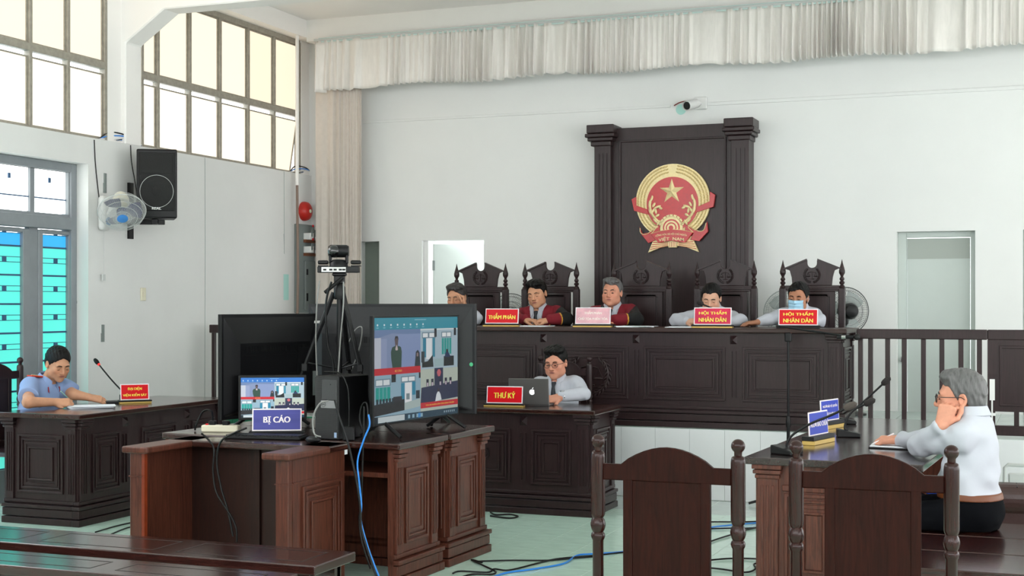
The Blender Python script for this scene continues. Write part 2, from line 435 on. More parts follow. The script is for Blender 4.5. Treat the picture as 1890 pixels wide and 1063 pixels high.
def leaf(y0, y1, gy0, gy1):
    lf = MB().box(-.03, y0, 0, .03, gy0, zt - .01).box(-.03, gy1, 0, .03, y1, zt - .01)
    zg = P(100, 433, X=XD).z
    lf.box(-.03, gy0, zg, .03, gy1, zt - .01).box(-.03, gy0, 0, .03, gy1, .25)
    lo = lf.build('door_leaf', M_DFR, d, bevel=.004)
    pit = .222; z = zg; k = 0
    hs = []
    while z > .3:
        h = .105 if k == 0 else pit
        z1 = max(z - h, .25)
        MB().box(-.008, gy0, z1 + .006, -.002, gy1, z - .006).build('pane', M_AZURE if k == 0 else M_TEAL, lo)
        b = MB().box(-.006, gy0, z1 - .008, .008, gy1, z1 + .006)
        zm = z1 + (.0 if k == 0 else .0)
        b.box(0, gy0, z1 + .135, .006, gy1, z1 + .14).box(0, gy0, z1 + .095, .006, gy1, z1 + .1)
        b.box(0, (gy0 + gy1) / 2 - .018, z1 + .098, .012, (gy0 + gy1) / 2 + .018, z1 + .138)
        b.build('grille_bar', M_BAR, lo)
        z = z1; k += 1
    return lo
r = leaf(PY(66, XD) - DY1, -.075, g0, g1)
MB().box(.03, g1 + .04, 1.0, .045, g1 + .06, 1.25).box(.03, g1 + .03, 1.5, .05, g1 + .1, 1.52).build('bolt', M_GREY, r)
MB().box(-.02, PY(49, XD) - DY1, 0, .02, PY(66, XD) - DY1, zt).build('mullion', M_DFR, d)
leaf(PY(-40, XD) - DY1, PY(49, XD) - DY1, PY(-25, XD) - DY1, PY(37, XD) - DY1)
for a, b in ((-112, -28), (-20, 52), (60, 121)):
    y0, y1 = PY(a, XD) - DY1, PY(b, XD) - DY1
    z0, z1 = P(100, 393, X=XD).z, P(100, 312, X=XD).z
    pn = MB().box(-.01, y0, z0, -.004, y1, z1).build('transom_pane', M_WLIT, d)
    MB().box(-.004, y0, (z0 + z1) / 2 - .07, .004, y1, (z0 + z1) / 2 - .06).box(-.004, (y0 + y1) / 2 - .012, (z0 + z1) / 2 + .06, .006, (y0 + y1) / 2 + .012, (z0 + z1) / 2 + .1).build('grille_bar', M_BAR, pn)
fz0, fz1 = P(100, 395, X=XD).z, P(100, 308, X=XD).z
MB().box(-.02, -L_, fz1, .03, -.07, DH - .07).box(-.02, -L_, zt1, .03, -.07, fz0).box(-.02, PY(121, XD) - DY1, fz0, .03, -.07, fz1).box(-.015, PY(-28, XD) - DY1, fz0, .02, PY(-20, XD) - DY1, fz1).box(-.015, PY(52, XD) - DY1, fz0, .02, PY(60, XD) - DY1, fz1).build('transom_frame', M_DFR, d)
# daylit wall outside the door so that nothing dark shows from the side
struct(MB().box(-9.2, 5.5, -.1, -9.1, 10, 3).build('wall_outside', mat('outside_blue', '#7fc6dc', .8)), 'blue wall of the building outside the side door')
# ============================================================ carved furniture
def T(x, y, z, rz=0): return Matrix.Translation((x, y, z)) @ Matrix.Rotation(rz, 4, 'Z')
def carve(parent, M, w, h, m, deep=1.0, name='panel'):
    """nested mouldings in the local x-z plane, proud towards -y"""
    b = MB(M); a = deep
    b.frame(-w / 2, -h / 2, w / 2, h / 2, .016, .004, -.014 * a)
    b.frame(-w / 2 + .03, -h / 2 + .03, w / 2 - .03, h / 2 - .03, .012, .004, -.011 * a)
    b.frame(-w / 2 + .05, -h / 2 + .05, w / 2 - .05, h / 2 - .05, .02, .004, -.006 * a)
    if w > .26:
        b.frame(-w / 2 + .085, -h / 2 + .085, w / 2 - .085, h / 2 - .085, .012, .004, -.012 * a)
        b.box(-w / 2 + .1, .004, -h / 2 + .1, w / 2 - .1, -.003, h / 2 - .1)
    return b.build(name, m, parent, bevel=.002)
def pilaster(parent, M, w, z0, z1, m, cap=True, side=True):
    b = MB(M); b.box(-w / 2, .006, z0, w / 2, -.014, z1)
    k = 3
    for i in range(k):
        x = (i - 1) * w * .26
        b.box(x - w * .06, -.014, z0 + .05, x + w * .06, -.02, z1 - .1)
    o = b.build('pilaster', m, parent, bevel=.002)
    if cap:
        c = MB(M)
        c.box(-w / 2 - .022, .006, z1 - .022, w / 2 + .022, -.042, z1)
        c.box(-w / 2 - .018, .006, z1 - .045, w / 2 + .018, -.036, z1 - .026)
        c.box(-w / 2 - .01, .006, z1 - .068, w / 2 + .01, -.026, z1 - .049)
        c.build('capital', m, o, bevel=.004, seg=2)
    return o
def plinth(parent, L, D, m, s=1.0):
    b = MB()
    for z0, z1, e in ((0, .045, .034), (.05, .105, .026), (.11, .135, .036), (.14, .165, .014)):
        b.box(-L / 2 - e * s, -D / 2 - e * s, z0, L / 2 + e * s, D / 2 + e * s, z1)
    b.box(-L / 2 + .004, -D / 2 + .004, 0, L / 2 - .004, D / 2 - .004, .17)
    return b.build('plinth', m, parent, bevel=.005, seg=2)
def laurel(parent, M, r, m, name='carved_emblem'):
    b = MB(M)
    for s in (-1, 1):
        b.M = M
        pts = [(s * r * math.sin(a), -.004, -r * math.cos(a)) for a in [math.radians(q) for q in range(8, 150, 12)]]
        b.tube(pts, r * .045, 5)
        for i in range(11):
            a = math.radians(16 + i * 12.5); ca, sa = math.cos(a), math.sin(a)
            for q in (-1, 1):
                rr = r * (1 + q * .1); b.M = M @ Matrix.Translation((s * rr * sa, -.005, -rr * ca)) @ Matrix.Rotation(-s * (a - math.pi / 2 + q * .5), 4, 'Y')
                b.sphere((0, 0, 0), (r * .05, .006, r * .15), 6, 4)
    b.M = M
    b.tube([(0, -.006, -r * .55), (0, -.006, r * .5)], r * .05, 5)
    b.tube([(-r * .5, -.006, r * .3), (0, -.006, r * .42), (r * .5, -.006, r * .3)], r * .04, 5)
    for s in (-1, 1):
        x = s * r * .5
        b.tube([(x - r * .22, -.006, -r * .2), (x, -.006, r * .3), (x + r * .22, -.006, -r * .2)], r * .025, 4)
        b.sphere((x, -.006, -r * .22), (r * .26, .006, r * .07), 8, 4)
    b.tube([(-r * .3, -.006, -r * .55), (r * .3, -.006, -r * .55)], r * .05, 5)
    return b.build(name, m, parent, smooth=50)
def carved_desk(name, label, L, D, H, loc, rz, m, panels, studs=(), ends=(1, -1), open_back=False, group=None, topm=None, pil=True, emblem=None, shelf=False):
    d = thing(name, label, 'desk', loc, rz, group)
    b = MB()
    if open_back:
        b.box(-L / 2, -D / 2, .1, L / 2, -D / 2 + .03, H - .035).box(-L / 2, -D / 2 + .03, .1, -L / 2 + .035, D / 2, H - .035).box(L / 2 - .035, -D / 2 + .03, .1, L / 2, D / 2, H - .035)
        b.build('body', m, d)
        if shelf: MB().box(-L / 2 + .035, -D / 2 + .03, H - .19, L / 2 - .035, D / 2 - .02, H - .165).build('shelf', m, d)
        q = MB()
        for z0, z1, e in ((0, .045, .034), (.05, .105, .026), (.11, .135, .036), (.14, .165, .014)):
            q.box(-L / 2 - e, -D / 2 - e, z0, L / 2 + e, -D / 2 + .03, z1)
            for s in (-1, 1): q.box(s * (L / 2 + e), -D / 2 + .03, z0, s * (L / 2 - .035), D / 2 + .0, z1)
        q.build('plinth', m, d, bevel=.005, seg=2)
    else:
        b.box(-L / 2, -D / 2, .1, L / 2, D / 2, H - .035).build('body', m, d)
        plinth(d, L, D, m)
    tb = MB().box(-L / 2 - .05, -D / 2 - .05, H - .035, L / 2 + .05, D / 2 + (.05 if not open_back else .03), H)
    tb.build('top', topm or m, d, bevel=.008, seg=2)
    ph = H - .035
    if pil:
        for s in (-1, 1): pilaster(d, T(s * (L / 2 - .05), -D / 2, 0), .085, .165, ph, m)
    for cx, w in panels: carve(d, T(cx, -D / 2, (.2 + ph - .1) / 2), w, ph - .1 - .22, m)
    for sx in studs:
        MB(T(sx, -D / 2, 0)).pyramid(0, ph - .055, .06, .07, .003, -.032).build('stud', m, d)
        fl_ = MB(T(sx, -D / 2, 0))
        for k in (-1, 1): fl_.box(k * .016 - .005, .003, .24, k * .016 + .005, -.012, ph - .14)
        fl_.build('fluting', m, d)
    for e in ends:
        Me = T(e * L / 2, 0, 0, e * math.pi / 2)
        for s in (-1, 1): pilaster(d, Me @ T(s * (D / 2 - .05), 0, 0), .07, .165, ph, m)
        carve(d, Me @ T(0, 0, (.2 + ph - .1) / 2), D - .24, ph - .1 - .22, m)
    if emblem: laurel(d, T(emblem[0], -D / 2 - .002, emblem[1]), emblem[2], m)
    return d
WTOP = wood('desk_top_mahogany', '#25120f', '#3c201a', rough=.18, coat=.5, along=(1.2, 10, 10))
# ---- judges bench
BY = 10.47
bxr = PX(1552, BY); bc = -3.34; BL = 2 * (bxr - bc)
st = [PX(u, BY) for u in (1174, 1354)]; bay = st[1] - st[0]
studs = [st[0] - bc + k * bay for k in (-2, -1, 0, 1)]
pans = [(s + bay / 2, bay - .13) for s in studs[:-1]]
pans.append(((studs[-1] + BL / 2) / 2 - .03, BL / 2 - studs[-1] - .2)); pans.append((-(studs[-1] + BL / 2) / 2 + .03, BL / 2 - studs[-1] - .2))
BD = .62
bench = carved_desk('judges_bench', 'long dark carved judges bench on the raised platform', BL, BD, .77, (bc, BY + BD / 2, PODZ), 0, WD, pans, studs, topm=wood('bench_top_dark', '#2a1b18', '#412c27', along=(1.2, 10, 10)), emblem=None, open_back=True)
laurel(bench, T(studs[1] + bay / 2, -BD / 2 - .006, .40), .16, WD)
# ---- railing right and left of bench
def railing(name, label, x0, x1, solid, y=BY - .02):
    r = thing(name, label, 'railing', ((x0 + x1) / 2, y, PODZ)); w = (x1 - x0) / 2
    MB().box(-w, -.035, .70, w, .035, .772).build('top_rail', WD, r, bevel=.006)
    MB().box(-w, -.03, .02, w, .03, .075).build('bottom_rail', WD, r, bevel=.004)
    return r, w
rx0 = PX(1582, BY - .02)
rr, w = railing('wooden_railing', 'dark wooden railing with flat balusters right of the judges bench', rx0, PX(1823, BY), False)
c0 = (rx0 + PX(1823, BY)) / 2
for i, u in enumerate((1589, 1607.5, 1639, 1669.5, 1705, 1739, 1774, 1808)):
    bx = PX(u, BY) - c0
    MB().box(bx - .017, -.015, .07, bx + .017, .015, .71).build('baluster', WD, rr, bevel=.003)
gx0, gx1 = PX(1823, BY), PX(1823, BY) + .95
g = thing('railing_gate', 'solid panelled gate at the right end of the railing', 'gate', (gx0 + .475, BY - .02, PODZ))
MB().box(-.475, -.03, .70, .475, .03, .772).build('top_rail', WD, g, bevel=.005)
MB().box(-.475, -.026, .19, .475, .026, .70).build('body', WD, g)
b = MB().frame(-.475 + .08, .23, .475 - .08, .66, .02, -.024, -.036); b.build('panel_moulding', WD, g, bevel=.003)
MB().box(-.475, -.03, .02, .475, .03, .09).build('bottom_rail', WD, g, bevel=.004)
lt_ = MB().box(-.46, -.034, .27, -.425, -.028, .42).box(-.448, -.04, .12, -.438, -.03, .30).box(-.465, -.038, .16, -.42, -.03, .18); lt_.build('latch', M_WHITE, g)
for x in (-.44, -.28, -.1, .1, .28, .44): MB().box(x - .017, -.015, .08, x + .017, .015, .2).build('baluster', WD, g)
lx1, lx0 = bc - BL / 2 - .06, PX(392, BY)
rl, w = railing('wooden_railing', 'dark wooden railing left of the judges bench behind the monitors', lx0, lx1, False)
x = -w + .03
while x < w:
    MB().box(x - .017, -.015, .07, x + .017, .015, .71).build('baluster', WD, rl, bevel=.003); x += .135
MB().box(-.16, -.02, 0, .16, .02, .05).build('rail_board', WD, tag(thing('low_board', 'low dark board along the platform edge by the left wall', 'board', (lx0 - .17, BY - .06, PODZ)), 'low dark board along the platform edge by the left wall', 'board'))
# ---- prosecutor desk (left)
q0, q1 = P(146, 974, Z=0), P(20, 961, Z=0)
LD_W, LD_L, LD_H = .62, 1.75, .755
LDc = (q0.x - .035 - LD_W / 2, q0.y + .035 + LD_L / 2)
ldesk = carved_desk('prosecutor_desk', 'dark carved desk of the prosecutor beside the left wall', LD_L, LD_W, LD_H, (LDc[0], LDc[1], 0), math.pi / 2, WD,
    [(-LD_L / 2 + .29, .3), (.02, .42), (LD_L / 2 - .29, .3)], (-LD_L / 2 + .5, LD_L / 2 - .5), topm=WTOP, open_back=True)
# ---- secretary desk
q = P(1095, 956, Z=0)
SD_L, SD_D, SD_H = 1.62, .56, .75
SDc = (q.x - .035 - SD_L / 2, q.y + .035 + SD_D / 2)
sdesk = carved_desk('secretary_desk', 'dark carved desk of the court clerk below the bench', SD_L, SD_D, SD_H, (SDc[0], SDc[1], 0), 0, WD,
    [(SD_L / 2 - .29, .3), (.0, .42), (-SD_L / 2 + .29, .3)], (SD_L / 2 - .5, -SD_L / 2 + .5), topm=WTOP, open_back=True)
laurel(sdesk, T(.0, -SD_D / 2 - .006, .42), .045, WD)
# ---- two monitor desks in the centre
q = P(733, 820, Z=.76)
DK_R = math.radians(-3)
CD_L, CD_D, CD_H = 1.45, .50, .76
def cdesk(name, label, yoff, rz, ob):
    c = Vector((-CD_L / 2 - .05, yoff + CD_D / 2 + .05, 0)); c.rotate(Matrix.Rotation(DK_R, 3, 'Z'))
    return carved_desk(name, label, CD_L, CD_D, CD_H, (q.x + c.x, q.y + c.y, 0), rz + DK_R, WR, [(0, .42), (-.45, .3), (.45, .3)], topm=WTOP, open_back=ob, shelf=ob)
cd1 = cdesk('monitor_desk', 'reddish carved desk nearest the camera holding the lit television', 0, math.pi, True)
cd2 = cdesk('monitor_desk', 'reddish carved desk behind the first one under the large televisions', CD_D + .12, 0, False)
# ---- U shaped witness stand
q = P(536, 838, Z=.76); ql = P(245.6, 820, Z=.76)
uw_ = q.x - ql.x
us = thing('witness_stand', 'reddish U shaped wooden stand holding the computer and BI CAO sign', 'desk', ((q.x + ql.x) / 2, q.y, 0), math.radians(-1.0))
hw = uw_ / 2; UD = .60; wl = .165
def wing(s):
    x1, x0 = s * hw, s * (hw - wl)
    MB().box(x0, 0, .725, x1, UD, .76).build('wing_top', WTOP if False else WR, us, bevel=.01, seg=3)
    xe1, xe0 = s * (hw - .028), s * (hw - .028 - .075)
    MB().box(xe0, .035, 0, xe1, .075, .725).build('end_post', WR, us, bevel=.004)
    MB().box(xe0 - s * .004, .03, .6, xe1 + s * .004, .078, .606).build('end_bead', WR, us)
    sd = MB().box(xe1 - s * .03, .075, 0, xe1, UD, .725).build('side_panel', WR, us)
    if s > 0:
        carve(us, T(xe1, UD / 2 + .06, .33, math.pi / 2), .40, .5, WR, name='panel')
        MB().box(xe1, .075, .6, xe1 + .006, UD, .608).build('side_bead', WR, us)
    else:
        carve(us, T(xe1, UD / 2 + .06, .33, -math.pi / 2), .40, .5, WR, name='panel')
        MB().box(xe0, .035, 0, xe0 + .002 + .016, .06, .72).build('lit_edge_strip', mat('lit_edge_orange', '#7a2f14', .35, var=.2, vscale=20), us)  # orange strip paints the light caught on the wing's inner edge
wing(-1); wing(1)
MB().box(-hw, UD - .21, .725, hw, UD, .76).build('back_top', WTOP, us, bevel=.008, seg=2)
MB().box(-hw + .02, UD - .06, 0, hw - .04, UD - .03, .725).build('back_panel', WIN, us)
MB().box(-.06, UD - .08, 0, .0, UD - .06, .725).build('back_batten', WIN, us)
q_us = us
# ---- defence table (right)
q = P(1395, 845, Z=.76)
DT_W, DT_L = .74, 2.45
dt_c = (q.x + .05 + DT_W / 2 - .0, q.y + .05 + DT_L / 2)
dtab = thing('defence_table', 'dark wooden table of the defence with polished top running away', 'table', (dt_c[0], dt_c[1], 0), math.radians(-3))
WDT = wood('defence_top', '#211514', '#352322', rough=.14, coat=.6, along=(10, 1.2, 10))
MB().box(-DT_W / 2 - .05, -DT_L / 2 - .05, .725, DT_W / 2 + .05, DT_L / 2 + .05, .76).build('top', WDT, dtab, bevel=.006, seg=2)
MB().box(-DT_W / 2, -DT_L / 2, .06, DT_W / 2 - .3, DT_L / 2, .725).build('body', WR, dtab)
MB().box(DT_W / 2 - .3, DT_L / 2 - .04, .06, DT_W / 2, DT_L / 2, .725).build('leg_panel', WR, dtab)
for x in (-DT_W / 2 + .06,): pilaster(dtab, T(x, -DT_L / 2, 0), .1, .12, .725, WR)
MB().box(-DT_W / 2 - .03, -DT_L / 2 - .03, 0, DT_W / 2 - .28, DT_L / 2 + .03, .06).build('plinth', WR, dtab, bevel=.005)
carve(dtab, T(-.09, -DT_L / 2, .36), .28, .46, WR)
MB().box(-DT_W / 2 + .13, -DT_L / 2 - .012, .60, DT_W / 2 - .31, -DT_L / 2, .63).build('apron_bead', WR, dtab, bevel=.003)
for k in range(4): carve(dtab, T(-DT_W / 2, -DT_L / 2 + .35 + k * .58, .38, -math.pi / 2), .42, .48, WR)
# ---- benches, front left
def plank_bench(name, label, x0, x1, y0, y1, h, npan=8, grp=None):
    cx, cy = (x0 + x1) / 2, (y0 + y1) / 2; b = thing(name, label, 'bench', (cx, cy, 0), 0, grp); w, d = (x1 - x0) / 2, (y1 - y0) / 2
    MB().box(-w, -d, h - .04, w, d, h).build('seat', WB, b, bevel=.005, seg=2)
    L = 2 * w; pw = .74; px = w - .1
    while px - .62 > -w + .05:
        f = MB().frame(px - .62, -d + .07, px, d - .06, .006, 0, .0012)
        f.v = [(a, c, h - .0002 + (bb if bb else 0)) for a, bb, c in f.v]
        f.build('inlay_line', mat('inlay_line', '#1d0f0d', .3), b)
        px -= pw
    MB().box(-w + .03, -d + .05, h - .12, w - .05, -d + .075, h - .04).box(-w + .03, d - .075, h - .12, w - .05, d - .05, h - .04).build('apron', WB, b)
    k = -w + .3
    for x in (w - .09, w - .09 - 1.55, w - .09 - 3.1):
        if x < -w: continue
        l = MB().box(x - .04, -d + .04, 0, x + .04, -d + .1, h - .04).build('leg', WB, b)
        l = MB().box(x - .04, d - .1, 0, x + .04, d - .04, h - .04).build('leg', WB, b)
        MB().box(x - .03, -d + .1, .12, x + .03, d - .1, .17).build('stretcher', WB, b)
    return b
HB = .43
a, b_, c_ = P(657, 1018, Z=HB), P(593, 1046, Z=HB), P(0, 972, Z=HB)
plank_bench('gallery_bench', 'glossy dark wooden gallery bench in front of the witness stand', a.x - 4.2, a.x, b_.y, a.y, HB, grp='gallery benches')
a2 = P(0, 1014, Z=HB); b2 = P(0, 1042, Z=HB)
rx = P(530, 1066, Z=HB).x
plank_bench('gallery_bench', 'glossy dark wooden gallery bench at the bottom left corner', rx - 4.2, rx, b2.y, a2.y, HB, grp='gallery benches')
# ---- wooden settee at the right with leather bolster
s0 = P(1832, 1022, Z=.45); sx0 = P(1690, 1022, Z=.45).x - .05
st_ = thing('wooden_settee', 'dark wooden settee of wide planks under the seated man', 'bench', (sx0 + .75, 6.4, 0), math.radians(0))
for y0, y1 in ((5.70, 6.12), (6.135, 6.55), (6.565, 7.0)):
    MB().box(-.75, y0 - 6.4, .41, .75, y1 - 6.4, .45).build('seat_plank', WB, st_, bevel=.004)
MB().box(-.73, 5.74 - 6.4, .30, .73, 5.77 - 6.4, .41).box(-.73, 6.93 - 6.4, .3, .73, 6.96 - 6.4, .41).build('apron', WC, st_)
for x in (-.42, .68):
    for y in (-.62, .52): MB().box(x - .035, y - .035, 0, x + .035, y + .035, .41).build('leg', WC, st_, bevel=.003)
q = P(1868, 915, Y=7.5)
ar = thing('leather_armchair', 'brown leather armchair behind the seated man', 'armchair', (q.x + .12, 7.55, 0), math.radians(4))
M_LEA = mat('brown_leather', '#3a201d', .35, bump=.2, bscale=40, var=.1)
zt_ = PZ(1860, 893, 7.5)
MB().box(-.36, -.09, zt_ - .16, .36, .1, zt_).build('back_roll', M_LEA, ar, bevel=.07, seg=5)
for i in range(7): MB().tube([(-.3 + i * .1, -.07, zt_ - .012), (-.3 + i * .1, .0, zt_ + .001), (-.3 + i * .1, .08, zt_ - .012)], .003, 5).build('stitch', M_BLACK, ar)
MB().box(-.34, -.06, .3, .34, .1, zt_ - .08).build('backrest', M_LEA, ar, bevel=.03, seg=3)
MB().box(-.3, .1, .25, .3, .62, .43).build('seat', M_LEA, ar, bevel=.04, seg=3)
for x in (-.28, .28):
    for y in (0, .55): MB().box(x - .03, y - .03, 0, x + .03, y + .03, .3).build('leg', M_BLACK, ar)
# white steel chair arm behind the man
q = P(1870, 858, Y=9.3)
wc = thing('steel_chair', 'pale steel framed chair by the platform at the right edge', 'chair', (q.x + .2, 9.3, 0))
zt_ = q.z
MB().tube([(-.25, 0, 0), (-.25, 0, zt_ - .02), (-.23, 0, zt_), (.2, 0, zt_), (.22, 0, zt_ - .02), (.22, 0, 0)], .012, 8).build('frame', M_LGREY, wc, smooth=40)
MB().tube([(-.25, .4, 0), (-.25, .4, zt_ - .3), (-.25, 0, zt_ - .3)], .012, 8).tube([(.22, .4, 0), (.22, .4, zt_ - .3), (.22, 0, zt_ - .3)], .012, 8).build('leg', M_LGREY, wc, smooth=40)
MB().box(-.25, 0, zt_ - .33, .22, .4, zt_ - .29).build('seat', M_GREY, wc, bevel=.01)
MB().box(-.23, -.01, zt_ - .16, .2, .01, zt_ - .05).build('backrest', M_LGREY, wc, bevel=.01)
# ---- arched back chairs
def arch_chair(name, label, loc, rz, W=.487, H=1.05, m=WC, group=None, cushion=None):
    c = thing(name, label, 'chair', loc, rz, group); h = W / 2
    for s in (-1, 1):
        prof = [(.019, 0), (.019, H - .365), (.023, H - .358), (.0245, H - .35), (.023, H - .342), (.0185, H - .336), (.023, H - .328), (.026, H - .315), (.026, H - .308), (.023, H - .295), (.0185, H - .287), (.0225, H - .28), (.0245, H - .272), (.0245, H - .08), (.0235, H - .07), (.021, H - .06), (.013, H - .056), (.013, H - .046)] + [(.0235 * math.sin(math.radians(q_)), H - .0235 - .0235 * math.cos(math.radians(q_))) for q_ in range(36, 181, 18)]
        MB().lathe(prof, 26, (s * h, 0, 0)).build('post', WCP if m is WC else m, c, smooth=50)
    za = H - .05
    pts = [(-h + .02, H - .155), (h - .02, H - .155), (h - .02, H - .10)]
    for i in range(13):
        t = i / 12; x = (.33 - .66 * t) * W * 1.0
        pts.append((x, H - .10 + .063 * math.sin(math.pi * t) ** .8))
    pts.append((-h + .02, H - .10))
    MB().prism(pts, -.012, .012).build('crest_rail', m, c, bevel=.004)
    pw = W * .31
    MB().box(-pw + .03, -.006, .47, pw - .03, .006, H - .15).build('back_panel', m, c)
    for s in (-1, 1): MB().box(s * pw, -.012, .45, s * (pw - .032), .012, H - .15).build('stile', m, c, bevel=.002)
    MB().box(-h + .015, -.012, .44, h - .015, .012, .50).build('lower_rail', m, c, bevel=.003)
    MB().box(-h - .01, -.46, .42, h + .01, .02, .455).build('seat', m, c, bevel=.008, seg=2)
    for s in (-1, 1): MB().lathe([(.017, 0), (.022, .2), (.024, .42)], 12, (s * (h - .02), -.42, 0)).build('leg', m, c, smooth=35)
    MB().box(-h + .0, -.43, .34, h, -.40, .42).build('apron', m, c)
    return c
arch_chair('arched_chair', 'empty arched back wooden chair left of the pair in front', ((-1.452 - .968) / 2, 4.545, 0), math.pi + .1 * 0, group='arched back chairs')
arch_chair('arched_chair', 'empty arched back wooden chair in front of the seated man', ((-.78 - .294) / 2, 4.59, 0), math.pi + .06, group='arched back chairs')
# ---- judge chairs
JY = 11.62
def judge_chair(label, x, W, fit):
    c = thing('judge_chair', label, 'chair', (x, JY, PODZ), 0, 'tall carved chairs behind the bench'); h = W / 2; H = 1.325
    for s in (-1, 1):
        MB().box(s * h - .027, -.027, 0, s * h + .027, .027, H - .235).build('post', WD, c, bevel=.006)
        fl_ = MB()
        for k in (-1, 0, 1): fl_.box(s * h + k * .014 - .004, -.03, .8, s * h + k * .014 + .004, -.026, H - .28)
        fl_.build('fluting', WD, c)
        z = H - .235
        MB().lathe([(.027, z), (.022, z + .015), (.012, z + .025), (.022, z + .037), (.022, z + .047), (.012, z + .057), (.020, z + .068), (.020, z + .078), (.011, z + .09), (.013, z + .1), (.024, z + .12), (.025, z + .14), (.017, z + .17), (.007, z + .205), (.001, z + .235)], 14, (s * h, 0, 0)).build('finial', WD, c, smooth=40)
    hw_ = h - .055
    zr = H - .215
    half = [(hw_ * .86, zr), (hw_ * .90, zr + .07), (hw_ * .98, zr + .125), (h - .01, zr + .145), (.045, zr + .222), (.04, zr + .205)]
    arc = [(.04 * math.cos(a), zr + .185 - .04 * math.sin(a)) for a in [math.radians(q_) for q_ in range(0, 181, 20)]]
    pts = half + arc + [(-a_, b_) for a_, b_ in reversed(half)]
    o = MB().prism(pts, -.012, .012).build('crest', WD, c, bevel=.003)
    for s in (-1, 1):
        mm = MB(); mm.prism([(s * .045, zr + .222), (s * (h - .005), zr + .143), (s * (h - .005), zr + .130), (s * .045, zr + .207)], -.026, .014); mm.build('pediment_moulding', WD, c)
    laurel(c, T(0, -.014, zr + .088), .062, WD)
    MB().box(-h + .02, -.02, zr - .05, h - .02, .02, zr).box(-h + .02, -.026, zr - .034, h - .02, .0, zr - .016).build('head_rail', WD, c, bevel=.003)
    MB().box(-hw_ + .03, -.008, .5, hw_ - .03, .008, zr - .05).build('back_panel', WD, c)
    MB().frame(-hw_, .48, hw_, zr - .05, .045, -.016, .016).build('back_frame', WD, c, bevel=.003)
    MB().frame(-hw_ + .06, .54, hw_ - .06, zr - .075, .012, -.016, -.006).build('panel_moulding', WD, c)
    MB().box(-h - .0, -.44, .40, h, .03, .45).build('seat', WD, c, bevel=.008)
    for s in (-1, 1):
        MB().box(s * h - .025, -.43, 0, s * h + .025, -.38, .40).build('leg', WD, c)
    return c
jl = ['tall carved judge chair behind the man resting his head', 'tall carved judge chair behind the robed man looking down', 'tall carved judge chair behind the grey haired robed man', 'tall carved judge chair behind the woman in white', 'tall carved judge chair behind the masked man']
jx = []
for (u0, u1), lb in zip(((843, 933), (969, 1064), (1134, 1235), (1287, 1392), (1445, 1554)), jl):
    x0, x1 = PX(u0, JY), PX(u1, JY); jx.append(((x0 + x1) / 2, x1 - x0)); judge_chair(lb, (x0 + x1) / 2, x1 - x0, 0)
# secretary chair
CKY = 10.24
x0, x1 = PX(998, CKY), PX(1088, CKY)
arch_chair('clerk_chair', 'small arched wooden chair of the court clerk', ((x0 + x1) / 2, CKY, 0), 0, W=x1 - x0, H=PZ(1088, 657, CKY), m=WD)
# prosecutor chair behind (left edge)
q = P(48, 665, X=-7.12)
arch_chair('prosecutor_chair', 'dark arched chair at the left edge beside the prosecutor', (-7.17, q.y - .27, 0), math.pi / 2 - .05, W=.5, H=1.1, m=WD)
# ============================================================ emblem wall panel
PYB = YB - .165
pn = thing('emblem_panel', 'tall dark wooden wall panel with fluted pilasters carrying the emblem', 'wall panel', (PX(1242, PYB), PYB, PODZ))
ox = PX(1242, PYB)
def ex(u): return PX(u, PYB) - ox
zt_ = PZ(1242, 232, PYB) - PODZ
MB().box(ex(1118), 0, 0, ex(1370), .16, zt_).build('board', WD, pn)
MB().frame(ex(1143), .0, ex(1341), zt_ - .12, .018, .002, -.02).build('panel_moulding', WD, pn, bevel=.004)
for a, b, ca, cb in ((1101, 1131, 1087, 1141), (1352, 1385, 1338, 1397)):
    p = MB().box(ex(a), -.07, 0, ex(b), .16, zt_ - .16)
    w_ = ex(b) - ex(a)
    po = p.build('pilaster', WD, pn, bevel=.004)
    f_ = MB()
    for k in (-1, 0, 1):
        x = (ex(a) + ex(b)) / 2 + k * w_ * .24
        f_.box(x - .006, -.08, 0, x + .006, -.07, zt_ - .24)
    f_.build('fluting', WD, po)
    cp = MB(); A_, B_ = ex(ca), ex(cb)
    cp.box(A_ + .012, -.12, zt_ - .05, B_ - .012, .16, zt_ + .03).box(A_, -.135, zt_ - .09, B_, .16, zt_ - .055).box(A_ + .02, -.115, zt_ - .125, B_ - .02, .16, zt_ - .09).box(A_ + .045, -.09, zt_ - .17, B_ - .045, .16, zt_ - .125)
    cp.build('capital', WD, po, bevel=.008, seg=2)
# ---- national emblem
ec = P(1242, 372, Y=PYB - .02)
em = thing('national_emblem', 'round gold and red national emblem with a star on the panel', 'emblem', (ec.x, PYB - .002, ec.z))
KS = .000985
def E2(x, y): return ((x - 642) * KS, (470 - y) * KS)
def disc(mb, cx, cy, rx, ry, y0, y1, n=48, a0=0, a1=360):
    c = E2(cx, cy); pts = []
    full = (a1 - a0) >= 360
    m_ = n if full else n + 1
    for i in range(m_):
        a = math.radians(a0 + (a1 - a0) * i / n); pts.append((c[0] + rx * KS * math.cos(a), c[1] + ry * KS * math.sin(a)))
    if not full: pts.append(c) if (a1 - a0) != 180 else None
    mb.prism(pts, y0, y1)
M_ERED = mat('emblem_red', '#c01218', .35, coat=.3, var=.1, vscale=40)
M_GOLDD = mat('gold_paint_deep', '#d9c083', .45, metal=.1)
b = MB(); disc(b, 642, 470, 358, 355, 0, -.035, 56); b.build('wreath', M_GOLD, em, smooth=30)
b = MB(); disc(b, 642, 492, 250, 254, -.035, -.042, 56); b.build('red_field', M_ERED, em)
b = MB()
